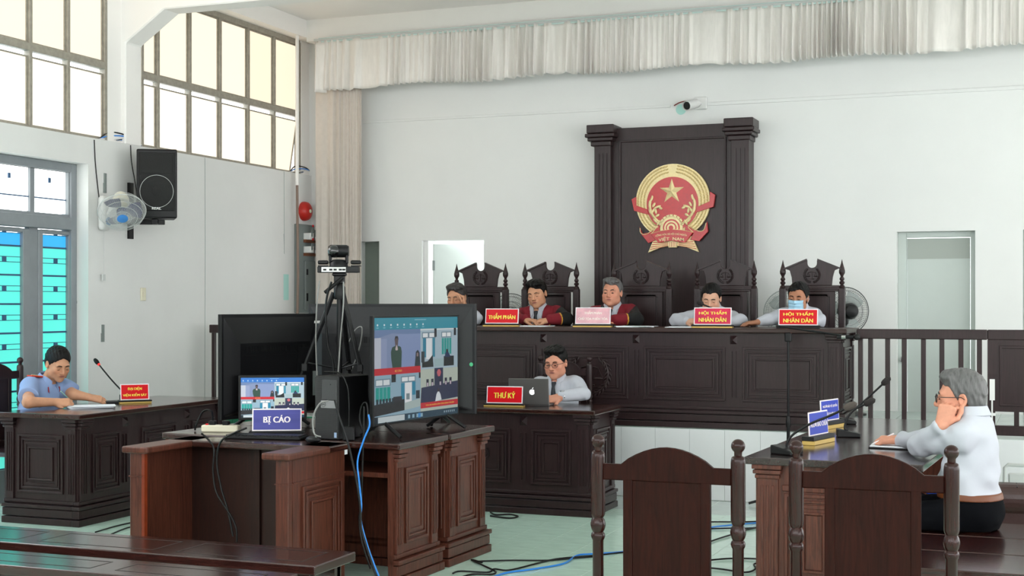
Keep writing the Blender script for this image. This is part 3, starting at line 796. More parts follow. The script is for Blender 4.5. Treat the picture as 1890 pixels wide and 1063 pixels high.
for rad, n_ in ((278, 26), (308, 28), (336, 30)):
    for s in (-1, 1):
        for i in range(n_):
            a = math.radians(10 + 138 * i / n_)
            x, z = s * rad * math.sin(a) * KS, (470 - 470 + rad * math.cos(a)) * KS
            mm = Matrix.Translation((x, -.037, z)) @ Matrix.Rotation(s * a + math.pi / 2 * 0 + s * .25, 4, 'Y')
            b.M = mm; b.sphere((0, 0, 0), (.016, .007, .0075), 6, 4)
b.M = Matrix(); o = b.build('rice_grain', M_GOLDD, em, smooth=60); o['kind'] = 'stuff'
# star
sc = E2(637, 376); pts = []
for i in range(10):
    a = math.pi / 2 + i * math.pi / 5; r_ = (122 if i % 2 == 0 else 46) * KS; pts.append((sc[0] + r_ * math.cos(a), -.042, sc[1] + r_ * math.sin(a)))
b = MB(); b.add(pts + [(sc[0], -.068, sc[1])], [(i, (i + 1) % 10, 10) for i in range(10)] + [tuple(range(9, -1, -1))]); b.build('star', M_GOLD, em)
# inner rice stems
for s in (-1, 1):
    b = MB()
    def F(x, y): return ((x if s < 0 else 1284 - x), y)
    p = [E2(*F(*q_)) for q_ in ((560, 690), (490, 640), (440, 570), (425, 490), (450, 410))]
    b.tube(smooth_path([(x, -.046, z) for x, z in p], 4), [.012] * 4 + [.014] * 10 + [.006] * 3, 6)
    for x, y, an, ln in ((445, 440, 70, 40), (425, 500, 85, 45), (430, 560, 110, 45), (465, 500, 60, 35), (500, 520, 20, 50), (530, 530, -30, 30), (455, 560, 60, 45), (485, 560, 100, 35), (500, 600, 30, 30), (480, 650, 130, 40), (510, 670, 60, 40)):
        c = E2(*F(x, y)); b.M = Matrix.Translation((c[0], -.05, c[1])) @ Matrix.Rotation(math.radians(-an if s < 0 else an - 180), 4, 'Y')
        b.sphere((0, 0, 0), (ln * KS * .75, .008, 12 * KS), 8, 5)
    b.M = Matrix(); b.build('rice_stem', M_GOLD, em, smooth=60)
# gear
c = E2(637, 715); b = MB(); disc(b, 637, 720, 108, 108, -.042, -.055, 40)
for i in range(9):
    a = math.radians(18 * i + 18); b.M = Matrix.Translation((c[0], 0, c[1])) @ Matrix.Rotation(-a, 4, 'Y'); b.box(100 * KS, -.055, -14 * KS, 122 * KS, -.042, 14 * KS)
b.M = Matrix(); b.build('gear', M_GOLD, em)
for r_, m_, yy in ((82, M_ERED, -.058), (68, M_GOLD, -.061), (52, M_ERED, -.064), (40, M_GOLD, -.067), (22, M_ERED, -.07)):
    b = MB(); disc(b, 637, 720, r_, r_, -.054, yy, 32); b.build('gear_ring', m_, em)
# sheaf ends, ribbons, banner
def poly(name, pts, y0, y1, m_, par=em):
    p = [E2(*q_) for q_ in pts]
    ar_ = sum(p[i][0] * p[(i + 1) % len(p)][1] - p[(i + 1) % len(p)][0] * p[i][1] for i in range(len(p)))
    if ar_ < 0: p.reverse()
    return MB().prism(p, y0, y1).build(name, m_, par, bevel=.002)
for sgn in (0, 1):
    F = (lambda x: x) if sgn == 0 else (lambda x: 1284 - x + 14)
    sh = poly('sheaf', [(F(470), 800), (F(610), 850), (F(610), 890), (F(520), 905), (F(405), 950)], .0, -.04, M_GOLD)
    for k in range(4):
        t = k / 4
        poly('straw_line', [(F(455 - t * 40), 850 + 22 * k), (F(600), 858 + 9 * k), (F(600), 862 + 9 * k), (F(452 - t * 40), 857 + 22 * k)], -.039, -.043, M_ERED, em)
poly('sheaf_knot', [(605, 840), (688, 840), (684, 905), (607, 905)], 0, -.052, M_GOLD)
for k in range(4): poly('straw_line', [(617 + k * 17, 850), (622 + k * 17, 850), (622 + k * 17, 900), (617 + k * 17, 900)], -.05, -.054, M_ERED)
poly('ribbon', [(245, 440), (290, 418), (290, 500), (400, 540), (418, 592), (270, 550)], -.01, -.05, M_ERED)
poly('ribbon', [(1052, 420), (1005, 388), (1000, 480), (880, 530), (866, 582), (1035, 532)], -.01, -.05, M_ERED)
poly('ribbon', [(322, 700), (350, 770), (440, 755), (520, 700), (520, 745), (440, 770), (480, 835), (410, 860), (345, 780)], -.02, -.048, M_ERED)
poly('ribbon', [(975, 665), (985, 760), (900, 850), (815, 835), (850, 765), (765, 745), (770, 690), (850, 745), (930, 755), (960, 720)], -.02, -.048, M_ERED)
ban = poly('banner', [(437, 775), (540, 748), (640, 737), (740, 745), (848, 768), (772, 862), (640, 842), (515, 858)], -.03, -.074, M_ERED)
for pth in ([(330, 715), (335, 760), (380, 778), (440, 745), (470, 710), (478, 730), (437, 775)], [(968, 680), (945, 745), (900, 755), (850, 730), (815, 700), (800, 720), (848, 768)], [(437, 775), (540, 748), (640, 737), (740, 745), (848, 768)]):
    MB().tube(smooth_path([(*[E2(*q_)[0]], -.066 if len(pth) < 6 else -.05, E2(*q_)[1]) for q_ in pth], 4), .0035, 5).build('gold_edge', M_GOLD, em, smooth=60)
def arc_text(mb, txt, w, h, cx, cy, sag, y, bold):
    v, f = text_data(txt, bold); c = E2(cx, cy)
    mb.add([(c[0] + a * w, y, c[1] + b_ * h - sag * (2 * a) ** 2) for a, b_ in v], f)
b = MB(); arc_text(b, 'CỘNG HÒA XÃ HỘI CHỦ NGHĨA', 305 * KS, 27 * KS, 640, 778, 17 * KS, -.0755, .01); arc_text(b, 'VIỆT  NAM', 245 * KS, 46 * KS, 640, 822, 12 * KS, -.0755, .015)
b.build('lettering', M_GOLD, em)
# ============================================================ curtain, valance, conduits
def cloth_strip(name, label, cat, x0, x1, y, ztop, zbot, per, amp, m, seed, flare=1.0, hem=.0):
    st_ = per / 13; n = int(abs(x1 - x0) / st_); nz = 12
    ph = 0; cols = []
    for i in range(n + 1):
        xx = i * st_
        ph += 2 * math.pi / 13 * (1 + .5 * math.sin(xx * 3.4 + seed) + .35 * math.sin(xx * 9.1 + 2 * seed))
        cols.append((ph, .7 + .35 * math.sin(xx * 2.1 + seed) + .25 * math.sin(xx * 13 + seed)))
    b = MB(); vs = []
    for j in range(nz + 1):
        t = j / nz
        for i in range(n + 1):
            p, am = cols[i]; a = amp * am * (.35 + .65 * t * flare)
            sn = math.sin(p + .5 * t); d = math.copysign(abs(sn) ** .7, sn) + .35 * math.sin(2.3 * p + t)
            z = ztop + (zbot - ztop) * t + (hem * math.sin(i * st_ * 4.5 + seed) + .3 * hem * math.sin(p)) * t
            vs.append((x0 + (x1 - x0) * i / n + .3 * a * math.cos(p), y - a * d, z))
    fs = [(j * (n + 1) + i, j * (n + 1) + i + 1, (j + 1) * (n + 1) + i + 1, (j + 1) * (n + 1) + i) for j in range(nz) for i in range(n)]
    b.add(vs, fs)
    o = b.build('fabric', m, None, smooth=80); s = o.modifiers.new('thick', 'SOLIDIFY'); s.thickness = .003
    return o
M_VAL = mat('satin_valance', '#ebe6e0', .4, var=.05, vscale=30, stretch=(1, 1, .2), sheen=.3)
M_CUR = mat('curtain_cloth', '#cfc6bd', .6, var=.04, vscale=20)
VY = 12.34
vz1 = PZ(600, 75, VY); vz0 = PZ(600, 160, VY)
vx0 = PX(588, VY)
v_ = thing('valance', 'gathered pale satin valance across the top of the back wall', 'curtain', (0, 0, 0))
o = cloth_strip('valance', '', '', vx0, XR - .2, VY, vz1, vz0 - .03, .075, .045, M_VAL, 3, hem=.014); o.parent = v_
MB().tube([(vx0 - .05, VY, vz1 + .01), (XR - .2, VY, vz1 + .01)], .014, 8).build('rod', M_LGREY, v_, smooth=40)
tp = MB(); tp.box(vx0, VY - .004, vz1 - .015, XR - .2, VY + .03, vz1 + .03); tp.build('heading_tape', mat('heading_tape', '#cfe3df', .7), v_)
rs = cloth_strip('valance', '', '', PX(585, VY), PX(602, VY), VY - .02, vz1 - .02, vz0 - .06, .16, .05, M_VAL, 9); rs.parent = v_; rs.name = 'return'
CY = 12.46
c_ = thing('curtain', 'pleated pale full length curtain in the back left corner', 'curtain', (0, 0, 0))
o = cloth_strip('curtain', '', '', PX(583, CY), PX(668, CY), CY, 4.1, PODZ + .02, .047, .038, M_CUR, 5, flare=.8); o.parent = c_
MB().tube([(PX(580, CY), CY, 4.11), (PX(672, CY), CY, 4.11)], .01, 8).build('rod', M_LGREY, c_)
# conduit and camera on the back wall
zc = PZ(900, 214, YB)
cd = thing('cable_conduit', 'thin white cable conduit running across the back wall', 'conduit', (0, YB, zc))
MB().box(PX(668, YB), -.014, -.012, PX(1238, YB), 0, .012).build('left_run', M_WALLB, cd, bevel=.003)
MB().box(PX(1306, YB), -.016, -.016, XR - .5, 0, .016).build('right_run', M_WALLB, cd, bevel=.003)
cc = P(1294, 191, Y=YB)
cv = thing('security_camera', 'white bullet security camera above the emblem panel', 'camera', (cc.x, YB, cc.z))
MB().cbox((0, -.012, .0), (.12, .024, .12)).build('mount_plate', M_WHITE, cv, bevel=.008)
MB().tube([(0, -.02, 0), (-.02, -.06, -.005), (-.03, -.08, -.005)], .016, 8).build('bracket', M_WHITE, cv, smooth=40)
b = MB(Matrix.Translation((-.035, -.08, -.01)) @ Matrix.Rotation(math.radians(-20), 4, 'Z') @ Matrix.Rotation(math.radians(14), 4, 'X'))
b.lathe([(.03, .03), (.042, .02), (.042, -.13), (.04, -.14)], 18, ax='y'); bo = b.build('housing', M_WHITE, cv, smooth=40)
b2 = MB(b.M); b2.lathe([(.036, -.14), (.036, -.146), (.02, -.147)], 18, ax='y'); b2.build('lens', M_BLACK, cv, smooth=30)
b2 = MB(b.M); b2.lathe([(.046, -.05), (.046, -.155), (.043, -.155), (.043, -.05)], 18, ax='y', cap=False); b2.build('sun_shield', M_WHITE, cv, smooth=30)
pp = [P(*q_, Y=YB - .012) for q_ in ((1285, 184), (1270, 186), (1255, 189), (1244, 195))]
MB().tube(smooth_path([p - Vector((cc.x, YB, cc.z)) for p in pp], 4), .005, 6).build('cable', mat('red_cable', '#8d3b34', .5), cv)
pw = P(1257, 202, Y=YB)
tag(MB(Matrix.Translation((pw.x, YB - .0015, pw.z))).lathe([(.05, 0), (.05, .001)], 20, ax='y').build('paint_patch', mat('mint_patch', '#b5e3da', .8)), 'round mint paint patch with screw holes left of the security camera', 'paint patch')
# vertical pipes in the corner
pc = thing('corner_pipe', 'thin vertical pipe running down the back left corner', 'pipe', (-7.13, 12.28, 2.7))
MB().tube([(0, 0, 0), (0, 0, 1.6)], .018, 8).build('upper_pipe', M_CEIL, pc, smooth=40)
MB().tube([(.0, .0, 0), (.01, .0, -.9), (.0, 0, -1.5)], .014, 8).build('lower_pipe', mat('rusty_pipe', '#8a7468', .6), pc, smooth=40)
# cable bundle lying on the window ledge
for nm, u0, u1, lb, s in (('cable_coil', 200, 258, 'coil of blue and white cable lying on the ledge under the column', 1), ('cable_tangle', 545, 582, 'small tangle of wires on the ledge end near the curtain', 2)):
    y0, y1 = PY(u0, XL - .03), PY(u1, XL - .03); t_ = thing(nm, lb, 'cable', (XL - .03, (y0 + y1) / 2, LEDGE)); h_ = (y1 - y0) / 2
    for k, m_ in enumerate((M_WHITE, M_CABLEB, M_CABLE)):
        MB().tube(smooth_path([(.01, -h_ * 1.6, .01), (-.02, -h_ * .8, .02 + .03 * k), (.01, 0, .05 + .012 * k), (-.01, h_ * .8, .04 - .01 * k), (.01, h_, .01), (-.02, .2 * h_, .03 + .005 * k), (.02, -h_ * .6, .015)], 5), .006, 6).build('wire', m_, t_, smooth=60)
# ============================================================ left wall fittings
def wall_l(u, v, out=0): return P(u, v, X=XL + out)
p = P(292, 341, X=-6.92)
sp = thing('wall_speaker', 'black loudspeaker on a bracket high on the left wall', 'speaker', p, math.radians(30))
cab = MB().prism([(-.165, -.12), (.165, -.12), (.12, .17), (-.12, .17)], -.285, .285, 'z')
cab.build('cabinet', M_BLACK, sp, bevel=.012, seg=2)
M_GRL = mat('speaker_grille', '#0d0d0e', .6, bump=.5, bscale=500)
MB().box(-.145, -.127, -.225, .145, -.119, .255).build('grille', M_GRL, sp, bevel=.004)
def ring(mb, r0, r1, c, y, n=32):
    vs = []
    for i in range(n):
        a = 2 * math.pi * i / n
        vs += [(c[0] + r0 * math.cos(a), y, c[1] + r0 * math.sin(a)), (c[0] + r1 * math.cos(a), y, c[1] + r1 * math.sin(a))]
    mb.add(vs, [(2 * i, 2 * i + 1, (2 * i + 3) % (2 * n), (2 * i + 2) % (2 * n)) for i in range(n)])
b = MB(); ring(b, .133, .136, (0, -.065), -.1285); b.build('woofer_ring', M_LGREY, sp)
MB().lathe([(.04, 0), (.03, -.003), (.005, -.004)], 20, (0, -.127, -.065), 'y').build('dust_cap', M_GRL, sp, smooth=60)
MB().box(-.125, -.1295, .085, .125, -.126, .235).build('horn', M_GRL, sp, bevel=.01, seg=2)
b = MB(); add_text(b, 'REAL', .075, .02, (0, -.205), -.1285, .05); b.build('lettering', M_WHITE, sp)
MB().box(-.05, -.03, -.33, -.0, .03, -.285).box(-.26, .02, -.33, .05, .06, -.29).build('bracket', M_BLACK2, sp, bevel=.004)
q = wall_l(239, 375)
MB(Matrix.Translation(q)).box(0, -.03, -.3, .02, .03, .17).box(0, .0, -.14, .2, .03, -.10).build('bracket_plate', M_BLACK2, tag(thing('speaker_bracket', 'black wall plate of the loudspeaker bracket behind the wall fan', 'bracket'), 'black wall plate of the loudspeaker bracket behind the wall fan', 'bracket'))
def fan_head(parent, M, R, guard, blade, hub, motor, back=False, wires=44):
    g = MB(M); w_ = R * .0085
    for rr, yy in ((1, 0), (.86, -.06 * R / .2), (.62, -.075 * R / .2), (.38, -.085 * R / .2)):
        n = 40; pts = [(rr * R * math.cos(2 * math.pi * i / n), yy, rr * R * math.sin(2 * math.pi * i / n)) for i in range(n + 1)]
        g.tube(pts, w_ * (2.2 if rr == 1 else .9), 5, cap=False)
        if rr != 1: g.tube([(a, -b_ * .9, c) for a, b_, c in pts], w_ * .9, 4, cap=False)
    for i in range(wires):
        a = 2 * math.pi * i / wires; c, s = math.cos(a), math.sin(a)
        g.tube([(r_ * R * c, y_ * R / .2, r_ * R * s) for r_, y_ in ((.22, -.085), (.62, -.075), (.88, -.055), (1, 0), (.88, .05), (.6, .068), (.25, .075))], w_ * .55, 4, cap=False)
    g.build('guard', guard, parent, smooth=60)
    b = MB(M)
    for k in range(3):
        a0 = 2 * math.pi * k / 3; n = 8; vs = []
        for i in range(n + 1):
            t = i / n; r_ = (.2 + .66 * t) * R
            for q_, yy in ((-.34 - .25 * t * (1 - t), -.018), (.12, 0), (.55 + .22 * math.sin(math.pi * t), .02)):
                a = a0 + q_; vs.append((r_ * math.cos(a), yy * R / .2, r_ * math.sin(a)))
        b.add(vs, [(3 * i + j, 3 * i + j + 1, 3 * i + j + 4, 3 * i + j + 3) for i in range(n) for j in range(2)])
    b.build('blade_set', blade, parent, smooth=60)
    MB(M).lathe([(.22 * R, .02 * R), (.22 * R, -.2 * R), (.15 * R, -.25 * R)], 18, (0, 0, 0), 'y').build('blade_hub', blade, parent, smooth=40)
    MB(M).lathe([(.23 * R, -.44 * R), (.23 * R, -.46 * R), (.15 * R, -.48 * R)], 20, ax='y').build('badge', hub, parent, smooth=30)
    MB(M).lathe([(.2 * R, .36 * R), (.33 * R, .45 * R), (.34 * R, .75 * R), (.26 * R, .95 * R), (.1 * R, 1.0 * R)], 18, ax='y').build('motor', motor, parent, smooth=50)
p = P(225, 390, X=-6.93)
wf = thing('wall_fan', 'white wall fan with blue hub tilted down on the left wall', 'fan', p, 0)
M_TBL = mat('blue_blade', '#2f3560', .3, alpha=.8)
fan_head(wf, Matrix.Rotation(math.radians(42), 4, 'Z') @ Matrix.Rotation(math.radians(48), 4, 'X'), .188, M_LGREY, M_TBL, mat('fan_blue', '#4a8fd8', .35), M_CREAM, wires=110)
q = wall_l(186, 393)
dq = q - p
o = MB(Matrix.Translation(dq)).box(0, -.055, -.145, .07, .055, .14).build('wall_mount', M_WHITE, wf, bevel=.05, seg=4)
MB(Matrix.Translation(dq)).lathe([(.035, .07), (.03, .078)], 16, (0, 0.01, -.07), 'x').build('dial', mat('fan_dial_blue', '#2f6fa8', .4), wf)
MB().tube(smooth_path([dq + Vector((.06, 0, -.02)), dq + Vector((.1, .05, .08)), (-.09, .05, .12)], 4), .022, 8).build('arm', M_WHITE, wf, smooth=50)
MB(Matrix.Translation(dq)).tube([(.03, 0, -.14), (.03, 0, -.5)], .0015, 4).box(.02, -.015, -.55, .035, .015, -.5).build('pull_cord', M_LGREY, wf)
def wall_wire(name, label, pts, r=.004, m=M_CABLE):
    ps = [P(*q_, X=XL + .006) for q_ in pts]
    return tag(MB().tube(smooth_path(ps, 4), r, 6).build(name, m, smooth=60), label, 'wire')
wall_wire('fan_wire', 'thin black wire hanging from the ledge to the wall fan', ((174, 258), (176, 300), (180, 340), (183, 366)))
wall_wire('speaker_wire', 'thin black wire hanging from the ledge beside the loudspeaker', ((241, 268), (243, 300), (250, 340), (254, 375)))
for nm, u, v, hh, lb in (('wall_bolt', 193, 338, .08, 'upper dark steel hinge pin fixed on the left wall'), ('wall_bolt', 189, 615, .07, 'lower dark steel hinge pin fixed on the left wall')):
    q = wall_l(u, v); tag(MB(Matrix.Translation(q)).box(0, -.012, -hh, .012, .012, hh).box(0, -.02, -hh, .01, .0, 0).build(nm, M_GREY), lb, 'bolt')
q = wall_l(263, 543)
sw = thing('light_switch', 'cream light switch plate on the left wall', 'switch', q)
MB().box(0, -.033, -.055, .014, .033, .055).build('plate', M_CREAM, sw, bevel=.004)
MB().box(.014, -.012, -.02, .02, .012, .02).build('rocker', M_CREAM, sw, bevel=.002)
q = wall_l(560, 390)
bell = thing('alarm_bell', 'round red fire alarm bell on the left wall', 'alarm bell', q)
MB().lathe([(.10, .0), (.10, .02), (.092, .05), (.07, .07), (.03, .08), (.005, .082)], 24, ax='x').build('gong', mat('alarm_red', '#c22318', .35), bell, smooth=40)
MB().lathe([(.02, .082), (.016, .09), (.004, .092)], 12, ax='x').build('centre_cap', M_CREAM, bell, smooth=40)
q0, q1 = wall_l(543, 413), wall_l(584, 577)
ep = thing('electrical_panel', 'grey wall electrical panel with switch boxes above a steel door', 'electrical panel', (XL, q0.y, wall_l(560, 577).z))
W_ = YB - .03 - q0.y; Hh = q0.z - wall_l(560, 577).z
MB().box(0, 0, 0, .05, W_, Hh).build('backboard', M_GREY, ep, bevel=.005)
zs = wall_l(560, 478).z - wall_l(560, 577).z
MB().box(.05, .1, .03, .075, W_ - .02, zs - .02).build('steel_door', mat('grey_door_panel', '#747b79', .45), ep, bevel=.004)
MB().box(.075, .12, .12, .085, .14, .2).box(.075, .12, zs * .7, .085, .14, zs * .7 + .06).build('latch', M_BLACK, ep)
for r_ in range(2):
    z0 = zs + .06 + r_ * (Hh - zs - .08) / 2
    MB().box(.05, .1, z0 - .03, .08, W_ - .02, z0).build('copper_bar', mat('copper_bar', '#7a4a30', .5), ep)
    for k in range(3):
        y0 = .1 + k * (W_ - .12) / 3
        bx = MB().box(.05, y0, z0, .13, y0 + .1, z0 + (Hh - zs - .08) / 2 - .07).build('breaker_box', M_WHITE, ep, bevel=.004)
        MB().box(.13, y0 + .02, z0 + .03, .133, y0 + .045, z0 + .1).build('breaker_label', M_GREY, bx); MB().lathe([(.012, .13), (.012, .138)], 8, (0, y0 + .05, z0 + .14), 'x').build('indicator', M_RED, bx)
MB(Matrix.Translation((XL, PY(528, XL), wall_l(528, 530).z))).box(0, -.05, -.13, .001, .05, .13).build('paint_patch', mat('mint_patch', '#b5e3da', .8), bpy.data.objects['wall_left'])
# ============================================================ screens
_EM = {}
def em(hexc, k=1.0):
    key = (hexc, k)
    if key not in _EM: _EM[key] = mat('screen_%s_%d' % (hexc.strip('#'), int(k * 100)), '#050505', .25, emit=hexc, estr=SCREEN_GLOW * k)
    return _EM[key]
def screen_content(parent, W, H, y, k, head):
    """flat picture on the screen facing -y, origin at centre"""
    mats = []; b = MB(); lay = [0]
    def idx(c):
        m_ = em(c, k)
        if m_ not in mats: mats.append(m_)
        return mats.index(m_)
    def R(x0, y0, x1, y1, c, l=None):
        lay[0] += 1; yy = y - lay[0] * .000022; b.k = idx(c)
        b.add([((x0 - .5) * W, yy, (.5 - y1) * H), ((x1 - .5) * W, yy, (.5 - y1) * H), ((x1 - .5) * W, yy, (.5 - y0) * H), ((x0 - .5) * W, yy, (.5 - y0) * H)], [(0, 1, 2, 3)])
    def Po(pts, c):
        lay[0] += 1; yy = y - lay[0] * .000022; b.k = idx(c)
        b.add([((x - .5) * W, yy, (.5 - z) * H) for x, z in pts], [tuple(range(len(pts)))])
    def Tx(t, x, z, w, h, c):
        lay[0] += 1; b.k = idx(c); add_text(b, t, w * W, h * H, ((x - .5) * W, (.5 - z) * H), y - lay[0] * .000022, .02)
    R(0, 0, 1, 1, '#7f9db8')
    R(0, 0, 1, .115, head)
    for i in range(8): R(.03 + .075 * i, .06, .045 + .075 * i, .078, '#dfeef4'); R(.025 + .075 * i, .092, .05 + .075 * i, .098, '#9fd0dc')
    R(.46, .02, .6, .026, '#9fd0dc')
    # accused, top left
    R(0, .115, .53, .5, '#8090b4'); Po([(.0, .115), (.53, .115), (.53, .17), (.2, .15), (0, .2)], '#6a82ac'); R(0, .19, .075, .48, '#bfc5d2'); R(.075, .2, .14, .49, '#8f9cbf')
    R(.26, .16, .53, .49, '#8496c0')
    Po([(.205, .49), (.19, .40), (.185, .33), (.2, .285), (.235, .27), (.25, .30), (.27, .27), (.3, .285), (.31, .33), (.305, .49)], '#25463a')
    Po([(.235, .27), (.228, .21), (.24, .185), (.262, .185), (.27, .21), (.266, .255), (.262, .28), (.24, .285)], '#5a4a50'); Po([(.226, .215), (.235, .178), (.265, .178), (.273, .215), (.262, .2), (.24, .2)], '#15171f')
    Po([(.235, .3), (.25, .26), (.265, .3), (.262, .315), (.24, .315)], '#c9b9b9')
    Po([(.46, .49), (.47, .40), (.475, .34), (.5, .32), (.52, .35), (.525, .42), (.53, .49)], '#1d2a30'); R(.485, .35, .505, .385, '#8d7577')
    # courtroom, top right
    R(.53, .115, 1, .52, '#a9bfcb'); R(.53, .115, 1, .13, '#d7e2e4')
    R(.55, .15, .72, .21, '#6d8797'); R(.56, .16, .62, .2, '#e9eef0'); R(.64, .16, .7, .2, '#e9eef0')
    R(.56, .21, .6, .4, '#1f7f9c'); R(.68, .21, .71, .4, '#2a86a0'); R(.6, .21, .67, .42, '#e6ebee')
    R(.79, .15, .92, .21, '#6d8797'); R(.8, .16, .85, .2, '#eff2f2'); R(.86, .16, .91, .2, '#eff2f2')
    for i in range(4): R(.795 + .032 * i, .215, .822 + .032 * i, .38, '#159a94')
    R(.7, .115, .73, .2, '#141821'); R(.95, .115, .98, .19, '#141821')
    R(.7, .42, .83, .5, '#9fb9bd'); Po([(.55, .5), (.55, .45), (.62, .44), (.68, .38), (.69, .5)], '#11141b'); R(.54, .34, .58, .45, '#2d343c')
    R(.82, .40, .95, .5, '#10131c'); Po([(.83, .41), (.84, .37), (.86, .34), (.88, .36), (.91, .41)], '#1b2b58'); R(.85, .33, .875, .36, '#2a1f22')
    R(0, .48, .53, .545, '#c5182b'); Tx('BỊ CÁO', .27, .513, .08, .03, '#f3c65a')
    # courtroom, bottom left
    R(0, .545, .53, .94, '#92b2c3'); R(.01, .58, .18, .65, '#6d8797'); R(.02, .59, .09, .64, '#dfe8ea'); R(.1, .59, .17, .64, '#dfe8ea')
    for i in range(4): R(.015 + .042 * i, .66, .052 + .042 * i, .79, '#149c93')
    R(.3, .57, .47, .63, '#6d8797'); R(.31, .58, .38, .62, '#eaf0f2'); R(.39, .58, .46, .62, '#eaf0f2'); R(.3, .635, .34, .79, '#2b86a6'); R(.43, .63, .47, .76, '#2b86a6'); R(.345, .635, .425, .83, '#eceef0')
    R(.19, .545, .24, .62, '#131720'); R(.51, .545, .53, .6, '#131720')
    Po([(0, .93), (0, .82), (.34, .79), (.34, .9)], '#201f26'); Po([(.34, .9), (.34, .83), (.53, .8), (.53, .88)], '#aebfbd')
    for i in range(6): R(.02 + .035 * i, .77, .045 + .035 * i, .82, '#22343f')
    R(.21, .76, .31, .81, '#2d2b35'); R(.36, .74, .4, .80, '#7f8f96'); R(.475, .72, .52, .8, '#252b36')
    # bench, bottom right
    R(.53, .52, 1, .95, '#b9c3b6'); R(.7, .515, .81, .7, '#262a4a'); Po([(.73, .56), (.745, .53), (.77, .53), (.785, .56), (.77, .6), (.745, .6)], '#c8606a')
    Po([(.53, .86), (.54, .7), (1, .66), (1, .83)], '#2a2e4e')
    for x_ in (.6, .66, .76, .83, .89): R(x_, .62, x_ + .03, .69, '#1c1e34'); R(x_ + .006, .655, x_ + .024, .69, '#c9b9c6')
    Po([(.71, .85), (.725, .78), (.75, .74), (.775, .78), (.79, .84)], '#dfe5ea'); R(.74, .72, .762, .755, '#3a2d30')
    R(.53, .85, 1, .905, '#c5182b'); Tx('TÒA ÁN NHÂN DÂN TỈNH BÌNH THUẬN', .77, .878, .36, .024, '#f3c65a')
    R(0, .935, 1, 1, '#173a4e'); R(.04, .94, .34, .995, '#c7d3d6'); R(0, .935, .035, 1, '#10222e')
    for i in range(4): R(.38 + .05 * i, .95, .405 + .05 * i, .985, '#8fb2c4')
    R(.5, .945, .53, .99, '#2f86c8')
    for i in range(6): R(.82 + .025 * i, .955, .832 + .025 * i, .975, '#9fb4c0')
    return b.build('screen', mats, parent)
def television(name, label, loc, rz, W, H, backm, foot, on=None, head='#1a8fa5', lit=1.0, back_detail=True):
    t = thing(name, label, 'television', loc, rz)
    MB().box(-W / 2, 0, 0, W / 2, .022, H).build('body', backm, t, bevel=.003)
    bz = MB().frame(-W / 2, 0, W / 2, H, .012, -.004, .004); bz.build('bezel', M_BLACK2, t, bevel=.002)
    bk = MB(); a = .02; c0 = [(-W / 2 + a, .022, a), (W / 2 - a, .022, a), (W / 2 - a, .022, H - a), (-W / 2 + a, .022, H - a)]
    c1 = [(-W / 2 + .12, .06, .05), (W / 2 - .12, .06, .05), (W / 2 - .12, .06, H * .72), (-W / 2 + .12, .06, H * .72)]
    bk.add(c0 + c1, [(0, 1, 5, 4), (1, 2, 6, 5), (2, 3, 7, 6), (3, 0, 4, 7), (4, 5, 6, 7)])
    bko = bk.build('back_cover', backm, t, bevel=.01, seg=2)
    if back_detail:
        MB().box(-W * .35, .0605, H * .60, W * .35, .0615, H * .603).build('seam', M_BLACK, bko)
        v_ = MB()
        for i in range(44): v_.box(-W * .32 + i * W * .0146, .058, H * .635, -W * .32 + i * W * .0146 + W * .006, .0625, H * .69)
        v_.build('vent_slot', M_BLACK, bko)
        for x_ in (-.1, .1):
            for z_ in (.2, .4): MB().lathe([(.006, .06), (.006, .063)], 8, (x_, 0, z_), 'y').build('screw_hole', M_BLACK, bko)
        pb = MB().box(-W * .26, .0595, .06, -W * .14, .063, .25).build('port_bay', M_BLACK, bko)
        for i in range(3): MB().box(-W * .24, .0625, .09 + i * .05, -W * .2, .066, .11 + i * .05).build('port', M_GREY if i else M_CREAM, bko)
    for s in (-1, 1):
        x = s * W * foot
        MB().tube([(x, .02, .02), (x + s * .02, -.11, -.062)], .011, 8).tube([(x, .02, .02), (x + s * .02, .15, -.062)], .011, 8).build('foot', M_BLACK2, t, smooth=40)
    if on: screen_content(t, W - .024, H - .024, 0, lit, head).location = (0, -.0005, H / 2)
    else: MB().box(-W / 2 + .012, -.0015, .012, W / 2 - .012, -.0005, H - .012).build('screen', mat('dim_blue_screen', '#05080c', .12, emit='#1c5fb0', estr=.25), t)
    return t
TVZ = .833
a_n, a_f = Vector((-4.418, 6.725)), Vector((-4.29, 7.60))
tvA = television('television', 'black backed television at the left facing the prosecutor', ((a_n.x + a_f.x) / 2, (a_n.y + a_f.y) / 2, TVZ), -math.pi / 2 - math.atan2(a_f.x - a_n.x, a_f.y - a_n.y), (a_f - a_n).length, .605, M_TVB, .2)
MB().box(-.43, .055, .545, -.37, .0585, .56).build('sticker', M_WHITE, tvA)
MB().box(-.33, .058, .12, -.2, .064, .40).build('cable_recess', M_BLACK2, tvA); MB().box(-.4, .058, .1, -.35, .062, .25).build('rating_label', M_GREY, tvA)
tx0, tx1 = PX(572, 7.70), PX(880, 7.70)
tvB = television('television', 'large grey backed television facing the judges', ((tx0 + tx1) / 2, 7.70, TVZ - .0), math.pi, tx1 - tx0, .665, M_TVG, .28)
c_n, c_f = Vector((-3.41, 6.678)), Vector((-3.304, 7.588))
tvC = television('television', 'lit television showing the video hearing in four pictures', ((c_n.x + c_f.x) / 2, (c_n.y + c_f.y) / 2, TVZ), math.pi / 2 - .118, (c_f - c_n).length, .60, M_TVB, .36, on=True, lit=.72)
b = MB().lathe([(.012, -.006), (.012, -.008)], 12, ax='y'); o = b.build('energy_sticker', mat('green_sticker', '#57c08a', .5), tvB)
o.location = (-(tx1 - tx0) / 2 + .02, .032, .3); o.rotation_euler = (0, 0, math.pi)
